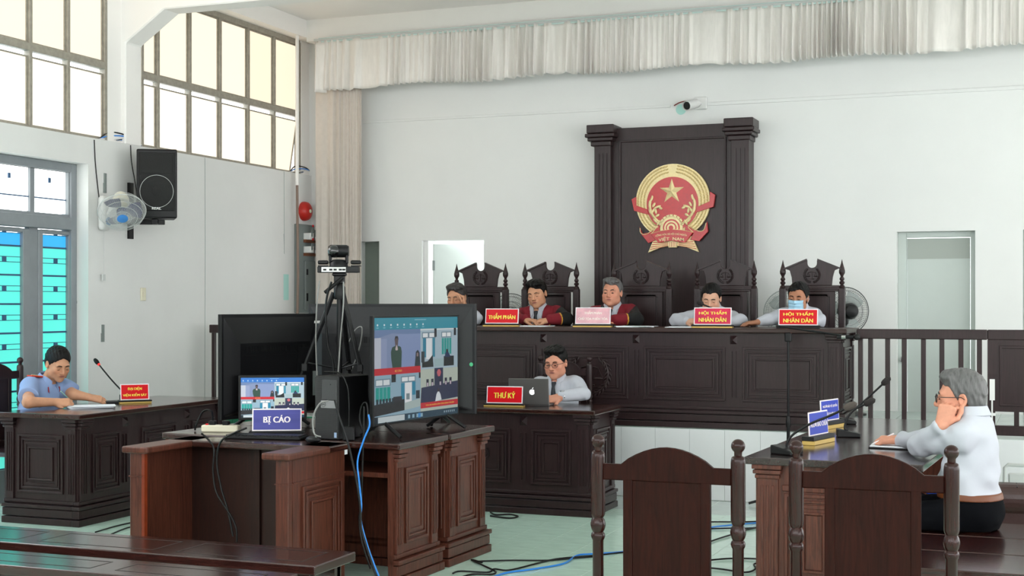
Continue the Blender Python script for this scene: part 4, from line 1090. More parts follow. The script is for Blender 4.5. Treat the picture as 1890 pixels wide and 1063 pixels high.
# ---- monitor on the witness stand
us_m = q_us.matrix_basis.copy()
def on_stand(u, v, Z=.76): return P(u, v, Z=Z)
p = P(515, 800, Z=.76)
mon = thing('computer_monitor', 'small lit computer monitor on the witness stand', 'monitor', P(503, 799, Z=.76), math.radians(27))
MW, MH = .385, .255
zb = .075
MB().box(-MW / 2, 0, zb, MW / 2, .03, zb + MH).build('body', M_BLACK, mon, bevel=.006)
MB().frame(-MW / 2, zb, MW / 2, zb + MH, .014, -.004, .002).build('bezel', M_BLACK, mon, bevel=.002)
MB().box(-.03, .02, .01, .03, .045, .2).build('neck', M_BLACK, mon, bevel=.004)
MB().box(-.08, -.01, 0, .08, .065, .014).build('stand_base', M_BLACK, mon, bevel=.006)
screen_content(mon, MW - .028, MH - .028, 0, 1.35, '#2a74c8').location = (0, -.0005, zb + MH / 2)
# ============================================================ name plates
def nameplate(label, loc, rz, w, h, lines, pm, tm, gold=True, gap=.0, tilt=8, edge=M_SIGNW, name='name_plate', tw=.8, bold=.045, basem=M_BLACK, bh=.024, lh=None):
    n = thing(name, label, 'sign', loc, rz)
    MB().box(-w / 2 - .012, -.035, 0, w / 2 + .012, .035, bh * .5).build('base', mat('brass_strip', '#c9a85c', .35, metal=.4) if gold else basem, n, bevel=.002)
    MB().box(-w / 2 - .016, -.032, bh * .5, w / 2 + .016, .037, bh).build('base_block', basem, n, bevel=.003)
    R_ = Matrix.Translation((0, 0, bh)) @ Matrix.Rotation(math.radians(-tilt), 4, 'X')
    MB(R_).box(-w / 2, -.003, 0, w / 2, .003, h).build('plate', edge, n, bevel=.001)
    e = .007
    MB(R_).box(-w / 2 + e, -.0038, e, w / 2 - e, -.002, h - e).build('face', pm, n)
    k = len(lines); ht = lh or (h * (.40 if k == 1 else .30))
    for i, t in enumerate(lines):
        zc_ = h * (.5 if k == 1 else (.70 - .38 * i))
        wd = w * (tw[i] if isinstance(tw, (list, tuple)) else tw)
        b = MB(R_); add_text(b, t, wd, ht, (0, zc_), -.0042, bold); b.build('lettering', tm, n)
    return n
BT = PODZ + .77
def on_bench(u, y=BY + .08): return Vector((PX(u, y), y, BT))
sw_ = lambda px, y: px * (y / .97) / FPX
M_GLARE = mat('painted_glare_pink', '#e0a0ab', .12, coat=1.0, var=.25, vscale=9)  # red plate with its white glare painted into the base colour
nameplate('red THAM PHAN name plate nearest the large television', on_bench(926), .08, .285, .125, ['THẨM PHÁN'], M_RED, M_YEL, tw=.82)
nameplate('pale glaring presiding judge name plate in front of the grey haired judge', on_bench(1094), .08, .29, .135, ['THẨM PHÁN', 'CHỦ TỌA PHIÊN TÒA'], M_GLARE, mat('painted_glare_letters', '#f6e3dc', .4), tw=[.5, .84], lh=.03)  # letter colour is paled to paint the glare over them
nameplate('pinkish red HOI THAM NHAN DAN name plate before the woman', on_bench(1315), .05, .292, .135, ['HỘI THẨM', 'NHÂN DÂN'], mat('sign_red_magenta', '#d8284f', .25, spec=.2, var=.3, vscale=5), M_YEL, tw=.74, lh=.04)
nameplate('bright red HOI THAM NHAN DAN name plate before the masked man', on_bench(1473), .04, .295, .125, ['HỘI THẨM', 'NHÂN DÂN'], M_RED, M_YEL, gold=False, tw=.76, lh=.038)
p = Vector((PX(931, 9.33), 9.33, SD_H))
nameplate('red THU KY name plate beside the laptop', p, .12, .27, .125, ['THƯ KÝ'], M_RED, M_YEL, tw=.6)
p = P(249, 744, Z=LD_H)
nameplate('red two line prosecution name plate on the left desk', p, math.radians(46), .21, .12, ['ĐẠI DIỆN', 'VIỆN KIỂM SÁT'], M_RED, M_YEL, tw=[.5, .84], lh=.03)
p = P(511, 803, Z=.76)
nameplate('purple blue BI CAO name plate in front of the monitor', p, math.radians(27), .275, .125, ['BỊ CÁO'], mat('sign_purple', '#4a4c9c', .35, spec=.2, var=.25, vscale=3, stretch=(.4, 1, 6)), M_SIGNW, gold=False, tw=.55, lh=.052, name='accused_plate')
def table_plate(label, p, rz, lines, tw, m): return nameplate(label, p, rz, .25, .125, lines, m, M_SIGNW, tw=tw, tilt=3, bh=.045, lh=.035 if len(lines) == 1 else .024)
M_BL2 = mat('sign_blue_bright', '#3848b4', .35, spec=.2)
table_plate('nearer blue defence name plate on the right table', P(1511, 818, Z=.76), math.radians(76), ['NGƯỜI BÀO CHỮA'], .9, M_BL2)
table_plate('farther blue name plate with small lettering on the right table', P(1532, 790, Z=.76), math.radians(74), ['NGƯỜI BẢO VỆ QUYỀN', 'VÀ LỢI ÍCH HỢP PHÁP'], [.8, .75], M_BL2)
# ============================================================ computer things on the stand
p = P(603, 811, Z=.76)
pc = thing('computer_tower', 'black desktop computer tower beside the monitor', 'computer', p, math.radians(-8))
PW_, PH_, PD_ = .160, .345, .28
MB().box(-PW_ / 2, 0, 0, PW_ / 2, PD_, PH_).build('case', M_BLACK, pc, bevel=.005)
fx = MB()
for i in range(16):
    for j in range(34):
        if j * .0098 > .165 and i > 4: continue
        x = -PW_ / 2 + .008 + i * .0095; z = .012 + j * .0098
        fx.add([(x, -.001, z), (x + .006, -.001, z + .003), (x + .003, -.004, z + .0055)], [(0, 1, 2)])
MB().box(-PW_ / 2 + .004, -.002, .005, PW_ / 2 - .004, .001, PH_ - .006).build('front_bezel', mat('pc_front', '#232325', .4), pc)
o = fx.build('mesh_grille', mat('pc_mesh', '#5a5a5c', .4), pc); o['kind'] = 'stuff'
MB().box(-.03, -.006, .215, PW_ / 2 - .01, 0, PH_ - .02).build('drive_panel', mat('pc_panel', '#3c3c3e', .35), pc, bevel=.002)
MB().box(-.035, -.008, .17, PW_ / 2 - .01, 0, .212).build('logo_strip', mat('pc_silver', '#8c8c8e', .35, metal=.4), pc, bevel=.002)
b = MB(); ring(b, .0125, .0145, (-.015, .191), -.0085, 24); add_text(b, 'DELL', .02, .007, (-.015, .191), -.0085, .03); b.build('logo', M_BLACK, pc)
MB().box(PW_ / 2 - .028, -.003, .012, PW_ / 2 - .012, 0, .04).build('sticker', mat('blue_sticker', '#9fb8d8', .4), pc)
MB().lathe([(.004, -.0045), (.004, -.0065)], 8, (0.03, 0, .3), 'y').build('button', M_BLACK2, pc)
# power adapter leaning on the tower
ad = P(644, 813, Z=.76)
t_ = thing('power_adapter', 'small black power adapter standing at the right of the computer tower', 'adapter', ad, math.radians(20))
MB().box(-.032, -.02, 0, .032, .02, .075).build('brick', M_BLACK, t_, bevel=.006)
MB().tube(smooth_path([(0, 0, .075), (.0, 0, .2), (-.01, .0, .3), (-.06, .06, .36), (-.15, .1, .365)], 6), .004, 6).build('lead', M_CABLE, t_, smooth=60)
# keyboard
p = P(497, 803, Z=.76); kr = math.radians(9)
kb = thing('keyboard', 'black keyboard on the witness stand below the sign', 'keyboard', P(492, 809, Z=.76), kr)
MB().box(-.22, -.07, 0, .22, .07, .016).build('case', M_BLACK, kb, bevel=.004)
kk = MB()
for r_ in range(6):
    for c in range(21):
        kk.box(-.212 + c * .0202, -.062 + r_ * .0208, .014, -.212 + c * .0202 + .0165, -.062 + r_ * .0208 + .017, .022)
o = kk.build('keycap', M_BLACK2, kb); o['kind'] = 'stuff'
p = P(578, 818, Z=.76)
ms = thing('mouse', 'black computer mouse on the edge of the witness stand', 'mouse', p, math.radians(60))
MB().sphere((0, 0, .019), (.032, .055, .019), 16, 10).build('shell', M_BLACK, ms, smooth=60)
MB().tube([(0, -.035, .032), (0, -.022, .036)], .004, 6).build('wheel', M_GREY, ms)
# power strip
p = P(408, 797, Z=.76)
ps = thing('power_strip', 'cream power strip with black plugs on the left of the stand', 'power strip', p, math.radians(12))
MB().box(-.11, -.03, 0, .11, .03, .04).build('case', M_CREAM, ps, bevel=.006)
for x in (-.05, .03):
    MB().box(x - .02, -.018, .04, x + .02, .018, .065).build('plug', M_BLACK, ps, bevel=.005)
MB().box(-.09, -.012, .04, -.075, .01, .047).build('switch', M_RED, ps)
MB().tube(smooth_path([(-.05, 0, .065), (-.06, 0, .12), (-.12, .02, .11), (-.16, .02, .03), (-.17, .03, .006)], 6), .006, 6).build('cord', M_CABLE, ps, smooth=60)
# ---- tripod with conference camera
tp_ = P(627, 803, Z=.76); tp_ = Vector((-3.836, 7.09, .76))
pxm = 8.0 / FPX
tr = thing('camera_tripod', 'black tripod standing on the monitor desks', 'tripod', tp_, YAW)
zap = 1.5 + (560 - 540) * pxm - .76
for k, (dx, dy) in enumerate(((-.35, .07), (.21, -.10), (.06, .28))):
    d0 = Vector((dx * .1, dy * .1, zap)); d1 = Vector((dx, dy, .012)); mid = d0.lerp(d1, .55)
    l = MB().tube([d0, mid], .014, 8).build('leg', M_BLACK2, tr, smooth=40)
    MB().tube([mid, d1], .010, 8).build('lower_leg', M_BLACK2, l, smooth=40); MB().cbox(mid, (.035, .035, .045)).build('leg_lock', M_BLACK, l, bevel=.004)
    MB().tube([mid + Vector((0, 0, .03)), (0, 0, zap * .45 + .0)], .005, 6).build('spreader', M_BLACK2, tr)
MB().tube([(0, 0, zap * .42), (0, 0, zap + .08)], .016, 10).build('centre_column', M_BLACK2, tr, smooth=40)
MB().lathe([(.03, zap - .04), (.034, zap - .02), (.034, zap + .03), (.022, zap + .05)], 12).build('crown', M_BLACK, tr, smooth=40)
MB().cbox((0, 0, zap + .075), (.06, .05, .05)).cbox((.0, 0, zap + .105), (.08, .06, .02)).build('pan_head', M_BLACK, tr, bevel=.006)
MB().tube([(.02, -.02, zap + .085), (-.075, -.07, zap - .0)], .011, 8).build('handle', M_BLACK, tr, smooth=40)
cz = zap + .115
pz = thing('conference_camera', 'black pan tilt conference camera with two webcams on the tripod', 'camera', tp_ + Vector((0, 0, cz)), YAW)
MB().box(-.125, -.03, 0, .115, .03, .036).build('shelf', M_BLACK, pz, bevel=.003)
MB().box(-.10, -.034, .004, .04, -.03, .032).build('port_strip', M_WHITE, pz)
b = MB()
for x in (-.09, -.055, -.03, .0, .02): b.box(x, -.036, .012, x + .018, -.033, .022)
b.build('port', M_BLACK, pz)
MB().lathe([(.055, .036), (.052, .055), (.035, .075), (.005, .078)], 20, (-.005, 0, 0)).build('base_dome', M_BLACK, pz, smooth=40)
for s in (-1, 1): MB().box(-.005 + s * .055, -.025, .05, -.005 + s * .04, .025, .125).build('yoke_arm', M_BLACK, pz, bevel=.006)
b = MB(); b.lathe([(.03, -.058), (.037, -.045), (.037, .045), (.03, .058)], 18, (-.005, 0, .125), 'x'); b.build('head', M_BLACK, pz, smooth=40)
MB().sphere((-.03, -.02, .125), (.036, .03, .034), 16, 10).build('lens', mat('lens_black', '#08080a', .1, coat=.8), pz, smooth=60)
for s in (-1, 1):
    w_ = MB().box(s * .095 - .03, -.018, .048, s * .095 + .03, .012, .072).build('webcam', M_BLACK, pz, bevel=.008, seg=2)
    MB().box(s * .095 - .028, -.014, .036, s * .095 + .028, .014, .043).build('webcam_clip', M_BLACK, w_)
def cable(name, label, pts, r=.005, m=M_CABLE, n=6):
    return tag(MB().tube(smooth_path(pts, n), r, 6).build(name, m, smooth=60), label, 'cable')
def pix(pts, Z=None, Y=None): return [P(*p, Z=Z) if Z is not None else P(*p, Y=Y) for p in pts]
ty = 6.80
cable('camera_cable', 'black cable hanging from the conference camera along the tripod', pix(((612, 520), (604, 545), (601, 580), (606, 640), (614, 665), (617, 692)), Y=6.86), .006)
cable('camera_cable', 'thin grey cable looping down beside the tripod', pix(((590, 518), (585, 560), (583, 620), (585, 690)), Y=6.95) + [Vector((PX(590, 6.95), 6.95, .80)), Vector((PX(600, 6.95), 6.95, .766))], .004, M_CABLEG)
cable('camera_cable', 'thin grey cable hanging from the tripod centre to the computer', pix(((634, 520), (634, 560), (629, 620), (624, 690)), Y=6.78), .004, M_CABLEG)
cable('tower_cable', 'grey cable curling in front of the computer tower', pix(((606, 740), (590, 745), (578, 770), (580, 800), (592, 806)), Y=6.35), .0045, M_CABLEG)
cable('tower_cable', 'black cable plugged into the tower and running off the desk', pix(((618, 738), (622, 755), (628, 775), (640, 810), (650, 850), (660, 900), (665, 940), (668, 980), (690, 1050), (700, 1075)), Y=6.02), .0055)
cable('network_cable', 'bright blue network cable dropping from the desk edge', pix(((680, 765), (682, 785), (672, 810), (660, 850), (663, 890), (667, 930), (666, 960), (676, 1000), (690, 1040), (702, 1070)), Y=6.30), .0045, M_CABLEB)
cable('desk_cable', 'black cable dropping beside the blue network cable', pix(((672, 750), (671, 800), (669, 860), (667, 920), (663, 960), (668, 1000), (684, 1050)), Y=6.32), .0045)
cable('stand_cable', 'black cable hanging from the power strip inside the stand', pix(((372, 800), (385, 812), (395, 830), (393, 870), (400, 910), (425, 950), (436, 975), (437, 1000)), Y=6.0), .005)
cable('stand_cable', 'second black cable hanging inside the stand toward the bench', pix(((455, 790), (430, 800), (408, 815), (400, 850), (408, 900), (420, 940), (430, 990)), Y=6.02), .0055)
cable('tv_cable', 'grey lead curling on the back of the large television', pix(((640, 640), (655, 610), (668, 605), (664, 640), (650, 680), (640, 700)), Y=7.60), .004, M_CABLEG)
cable('tv_cable', 'black lead looping behind the lit television', pix(((672, 800), (664, 775), (667, 750), (676, 744), (679, 770), (677, 796)), Y=6.62), .005)
# cables over the floor
fl_c = lambda pts: [P(u, v, Z=.008) for u, v in pts]
cable('floor_cable', 'black cable running across the floor beside the blue one', fl_c(((836, 1058), (850, 1054), (900, 1056), (912, 1050), (940, 1052), (990, 1040), (1030, 1031), (1090, 1026), (1160, 1018), (1240, 1010))), .005)
cable('floor_cable', 'blue network cable snaking across the floor', fl_c(((890, 1075), (930, 1058), (985, 1050), (1040, 1040), (1065, 1025), (1095, 1022), (1160, 1017), (1250, 1000), (1300, 976), (1350, 969), (1420, 963))), .0055, M_CABLEB)
cable('floor_cable', 'black cable loop in front of the second monitor desk', fl_c(((890, 1038), (870, 1033), (895, 1045), (915, 1055), (905, 1060), (870, 1060), (838, 1070))), .005)
cable('floor_cable', 'black cable lying flat to the left chair', fl_c(((880, 1036), (940, 1034), (1010, 1034), (1060, 1030), (1100, 1027))), .005)
cable('floor_cable', 'upper black cable between the right chair and the table', fl_c(((1290, 963), (1340, 963), (1380, 963), (1440, 960))), .005)
cable('floor_cable', 'middle black cable between the right chair and the table', fl_c(((1290, 976), (1340, 975), (1390, 974), (1440, 966))), .005)
cable('floor_cable', 'slanting black cable between the chairs', fl_c(((1290, 1008), (1320, 996), (1355, 985), (1385, 976), (1440, 968))), .005)
cable('floor_cable', 'lower black cable between the chairs', fl_c(((1290, 1036), (1340, 1031), (1390, 1031), (1450, 1035))), .005)
cable('floor_cable', 'lowest black cable curving near the front of the chairs', fl_c(((1290, 1046), (1330, 1050), (1375, 1056), (1394, 1050), (1394, 1040), (1440, 1041))), .005)
cable('desk_cable', 'small black cable loop under the clerk desk', fl_c(((905, 945), (915, 950), (940, 949), (956, 953), (940, 956), (905, 952))), .006)
cable('floor_cable', 'pair of cables on the floor behind the prosecutor desk', fl_c(((176, 982), (210, 972), (240, 965), (275, 958), (330, 948))), .005)
cable('floor_cable', 'second cable on the floor behind the front bench', fl_c(((205, 986), (235, 974), (270, 967), (330, 956))), .005)
# ============================================================ laptop, papers
p = Vector((PX(977, 9.47), 9.47, SD_H))
lt = thing('laptop', 'open grey laptop seen from behind on the clerk desk', 'laptop', p, math.radians(8))
M_LAP = mat('aluminium_grey', '#6d6a68', .4, metal=.5)
MB().box(-.15, -.0, 0, .15, .17, .014).build('base', M_LAP, lt, bevel=.004)
R_ = Matrix.Rotation(math.radians(8), 4, 'X')
MB(R_).box(-.15, -.008, .01, .15, 0, .205).build('lid', M_LAP, lt, bevel=.004)
MB(R_).box(-.14, .0, .02, .14, .001, .195).build('screen', em('#cdd6e4'), lt)
ap = MB(R_); ax_, az_ = .025, .105
pts = []
for i in range(28):
    a = 2 * math.pi * i / 28; r_ = .02 * (1 - .10 * math.exp(-((a - math.pi / 2) / .3) ** 2) - .05 * math.exp(-((a - 3 * math.pi / 2) / .25) ** 2))
    x_, z_ = r_ * math.cos(a), r_ * 1.05 * math.sin(a)
    if x_ > 0:
        dd = math.hypot(x_ - .0255, z_ - .002)
        if dd < .0105: k_ = .0105 / max(dd, 1e-4); x_, z_ = .0255 + (x_ - .0255) * k_, .002 + (z_ - .002) * k_
    pts.append((ax_ + x_, az_ + z_))
ap.prism(pts, -.0095, -.0079); ap.prism([(ax_ + .001, az_ + .023), (ax_ + .009, az_ + .027), (ax_ + .011, az_ + .036), (ax_ + .003, az_ + .031)], -.0095, -.0079)
ap.build('logo', mat('logo_white', '#f2f2f2', .4, emit='#ffffff', estr=.5), lt)
def paper_stack(name, label, p, rz, w, d, n, seed=1, cat='papers'):
    t_ = thing(name, label, cat, p, rz); rr_ = random.Random(seed)
    for i in range(n):
        b_ = MB(T(rr_.uniform(-.015, .015), rr_.uniform(-.015, .015), i * .003, rr_.uniform(-.2, .2))); b_.box(-w / 2, -d / 2, 0, w / 2, d / 2, .0028); b_.build('sheet', M_PAPER, t_)
    return t_
paper_stack('document_stack', 'loose white papers under the writing hand of the prosecutor', P(170, 752, Z=LD_H + .001), math.radians(40), .3, .21, 5)
f_ = thing('black_folder', 'black folder with papers beside the prosecution name plate', 'folder', P(207, 744, Z=LD_H), math.radians(42))
MB().box(-.05, -.07, 0, .05, .07, .016).build('cover', M_BLACK, f_, bevel=.003)
f_ = thing('notebook', 'open white notebook under the hand of the seated man', 'notebook', P(1655, 826, Z=.76), math.radians(-8))
MB().box(-.12, -.1, 0, .12, .1, .006).build('cover', M_BLACK, f_, bevel=.002); MB().box(-.115, -.095, .006, .115, .095, .014).build('pages', M_PAPER, f_, bevel=.003)
b_ = thing('black_bag', 'black and blue folders stacked under the right end of the table', 'folders', P(1715, 868, Z=.66) + Vector((-.02, -.05, -.16)), math.radians(10))
MB(Matrix.Rotation(.5, 4, 'Y')).box(-.12, -.1, 0, .12, .1, .035).build('folder', M_BLACK2, b_, bevel=.004)
MB(Matrix.Translation((.06, .04, .03)) @ Matrix.Rotation(.45, 4, 'Y')).box(-.12, -.1, 0, .12, .1, .03).build('folder', mat('folder_blue', '#1f4fc0', .4), b_, bevel=.004)
MB().box(-.12, -.11, -.5, .10, .11, -.06).build('carton', WR, b_)
for lb, u, n in (('white papers on the bench before the robed man', 985, 2), ('white papers on the bench beside the grey haired judge', 1172, 3), ('white papers on the bench under the woman', 1268, 2)):
    paper_stack('document', lb, on_bench(u, BY + .2) + Vector((0, 0, .001)), .1, .3, .21, n, u)
# white notice on the witness stand side
q = P(638, 828, Y=6.45); MB(us_m.inverted() @ Matrix.Translation(P(637, 830, X=q_us.location.x + hw - .02))).box(0, -.022, -.025, .002, .022, .025).build('notice_sticker', M_PAPER, q_us)
# ============================================================ microphones
def goose(name, label, base, path, head_r=(.017, .03), red=None, rz=0, foam=M_BLACK):
    m_ = thing(name, label, 'microphone', base, 0)
    pts = [Vector(p_) - Vector(base) for p_ in path]
    b_ = MB(Matrix.Rotation(rz, 4, 'Z')); b_.prism([(-.065, 0), (.065, 0), (.065, .02), (-.065, .045)], -.05, .05); b_.build('base', M_BLACK, m_, bevel=.005)
    MB().tube(smooth_path(pts, 6), .006, 8).build('gooseneck', M_BLACK2, m_, smooth=60)
    d_ = (pts[-1] - pts[-2]).normalized(); q_ = d_.to_track_quat('Z', 'Y').to_matrix().to_4x4()
    MB(Matrix.Translation(pts[-1]) @ q_).lathe([(.008, 0), (head_r[0] * .8, .006), (head_r[0], head_r[1] * .6), (head_r[0], head_r[1] * 1.2), (head_r[0] * .75, head_r[1] * 1.75), (.003, head_r[1] * 2)], 16).build('foam_head', foam, m_, smooth=60)
    if red: MB(Matrix.Translation(pts[-1]) @ q_).lathe([(.0095, -.012), (.0105, .0), (.0095, .004)], 12).build('light_ring', mat('red_ring', '#e8201c', .4, emit='#ff2020', estr=.6), m_)
    return m_
b0 = P(240, 738, Z=LD_H); Yp = b0.y
goose('desk_microphone', 'gooseneck microphone with a red ring on the prosecutor desk', b0, [b0 + Vector((0, 0, .03))] + pix(((226, 722), (205, 700), (182, 672)), Y=Yp), red=True)
def tmic(lb, bu, bv, pts, foam=M_BLACK, rz=0):
    b_ = P(bu, bv, Z=.76); goose('table_microphone', lb, b_, [b_ + Vector((0, 0, .035))] + pix(pts, Y=b_.y), (.019, .034), rz=rz, foam=foam)
M_FOAM = mat('foam_brown', '#4d4540', .9, bump=.4, bscale=300)
M_FOAM2 = mat('foam_black', '#2a2524', .9, bump=.4, bscale=300)
tmic('nearest table microphone with a long low neck', 1452, 838, ((1454, 815), (1466, 800), (1496, 782), (1530, 768), (1558, 755)), M_FOAM, -.5)
tmic('middle table microphone with a short bent neck', 1566, 806, ((1559, 790), (1564, 772), (1577, 756), (1595, 747)), M_FOAM2, .2)
tmic('farthest table microphone rising highest above the table', 1560, 782, ((1560, 774), (1575, 758), (1603, 733), (1628, 710)), M_FOAM2, .2)
b0 = Vector((PX(1120, BY + .28), BY + .28, BT)); goose('bench_microphone', 'bench microphone with a red lit ring before the grey haired judge', b0, [b0 + Vector((0, 0, .03))] + pix(((1120, 590), (1117, 578), (1114, 571)), Y=b0.y), (.014, .02), red=True)
b0 = Vector((PX(1337, BY + .19), BY + .19, BT)); goose('bench_microphone', 'black bench microphone in front of the woman', b0, [b0 + Vector((0, 0, .03))] + pix(((1335, 585), (1320, 572), (1298, 562)), Y=b0.y), (.02, .028), foam=M_FOAM2)
# floor microphone stand
b0 = P(1455, 934, Z=0)
fm = thing('microphone_stand', 'black floor microphone stand with a boom in front of the bench', 'microphone stand', b0)
zt_ = PZ(1455, 622, b0.y)
MB().tube([(0, 0, .05), (0, 0, zt_ * .5)], .013, 8).tube([(0, 0, zt_ * .5), (0, 0, zt_)], .009, 8).build('pole', M_BLACK2, fm, smooth=40)
MB().lathe([(.018, zt_ * .5 - .04), (.02, zt_ * .5), (.014, zt_ * .5 + .04)], 10).build('height_clamp', M_BLACK, fm)
for k in range(3):
    a = math.radians(200 + 120 * k); MB().tube([(0, 0, .1), (.3 * math.cos(a), .2 * math.sin(a), .015)], .01, 8).build('foot', M_BLACK2, fm, smooth=40)
pA, pB = P(1438, 602, Y=b0.y) - b0, P(1560, 620, Y=b0.y) - b0
MB().tube([pA, pB], .008, 8).build('boom', M_BLACK2, fm, smooth=40)
MB().cbox((0, 0, zt_), (.05, .05, .07)).build('boom_clamp', M_BLACK, fm, bevel=.008)
pm = P(1586, 622, Y=b0.y) - b0; pn_ = P(1545, 622, Y=b0.y) - b0
MB().tube([pn_, pm - (pm - pn_) * .25], .014, 10).build('microphone_body', M_BLACK, fm, smooth=40)
MB().sphere(pm - (pm - pn_) * .1, .024, 12, 8).build('microphone_head', mat('mic_mesh', '#2b2b2b', .5, metal=.6), fm, smooth=60)
MB().lathe([(.0145, 0), (.0145, .03)], 12, pn_ + (pm - pn_) * .2, 'x').build('silver_band', M_CHROME, fm)
# ============================================================ standing fans behind the chairs
def stand_fan(label, u, v, R, rz, guard, Y=12.15):
    c = P(u, v, Y=Y); f = thing('standing_fan', label, 'fan', (c.x, c.y, PODZ), 0, 'standing fans behind the bench')
    hz = c.z - PODZ
    fan_head(f, Matrix.Translation((0, 0, hz)) @ Matrix.Rotation(rz, 4, 'Z'), R, guard, mat('clear_blade', '#9fb0ae', .3, alpha=.45), M_BLACK, M_BLACK, wires=72)
    MB().tube([(0, 0, .03), (0, 0, hz - .05)], .014, 8).build('pole', M_BLACK2, f, smooth=40)
    MB().lathe([(.18, 0), (.18, .015), (.05, .04), (.02, .06)], 24).build('base', M_BLACK, f, smooth=30)
    MB().cbox((0, 0, hz - .06), (.05, .06, .12)).build('neck', M_BLACK, f, bevel=.01)
    return f
M_GUARD = mat('dark_wire', '#4a4f4e', .4, metal=.5); M_GUARDL = mat('pale_wire', '#a9b3b0', .45, metal=.3)
stand_fan('black standing fan seen from behind right of the last chair', 1560, 574, .205, math.radians(205), M_GUARD)
stand_fan('pale standing fan half hidden left of the masked man chair', 1452, 577, .2, math.radians(20), M_GUARDL)
stand_fan('standing fan between the first and second judge chairs', 943, 581, .2, math.radians(10), M_GUARD)
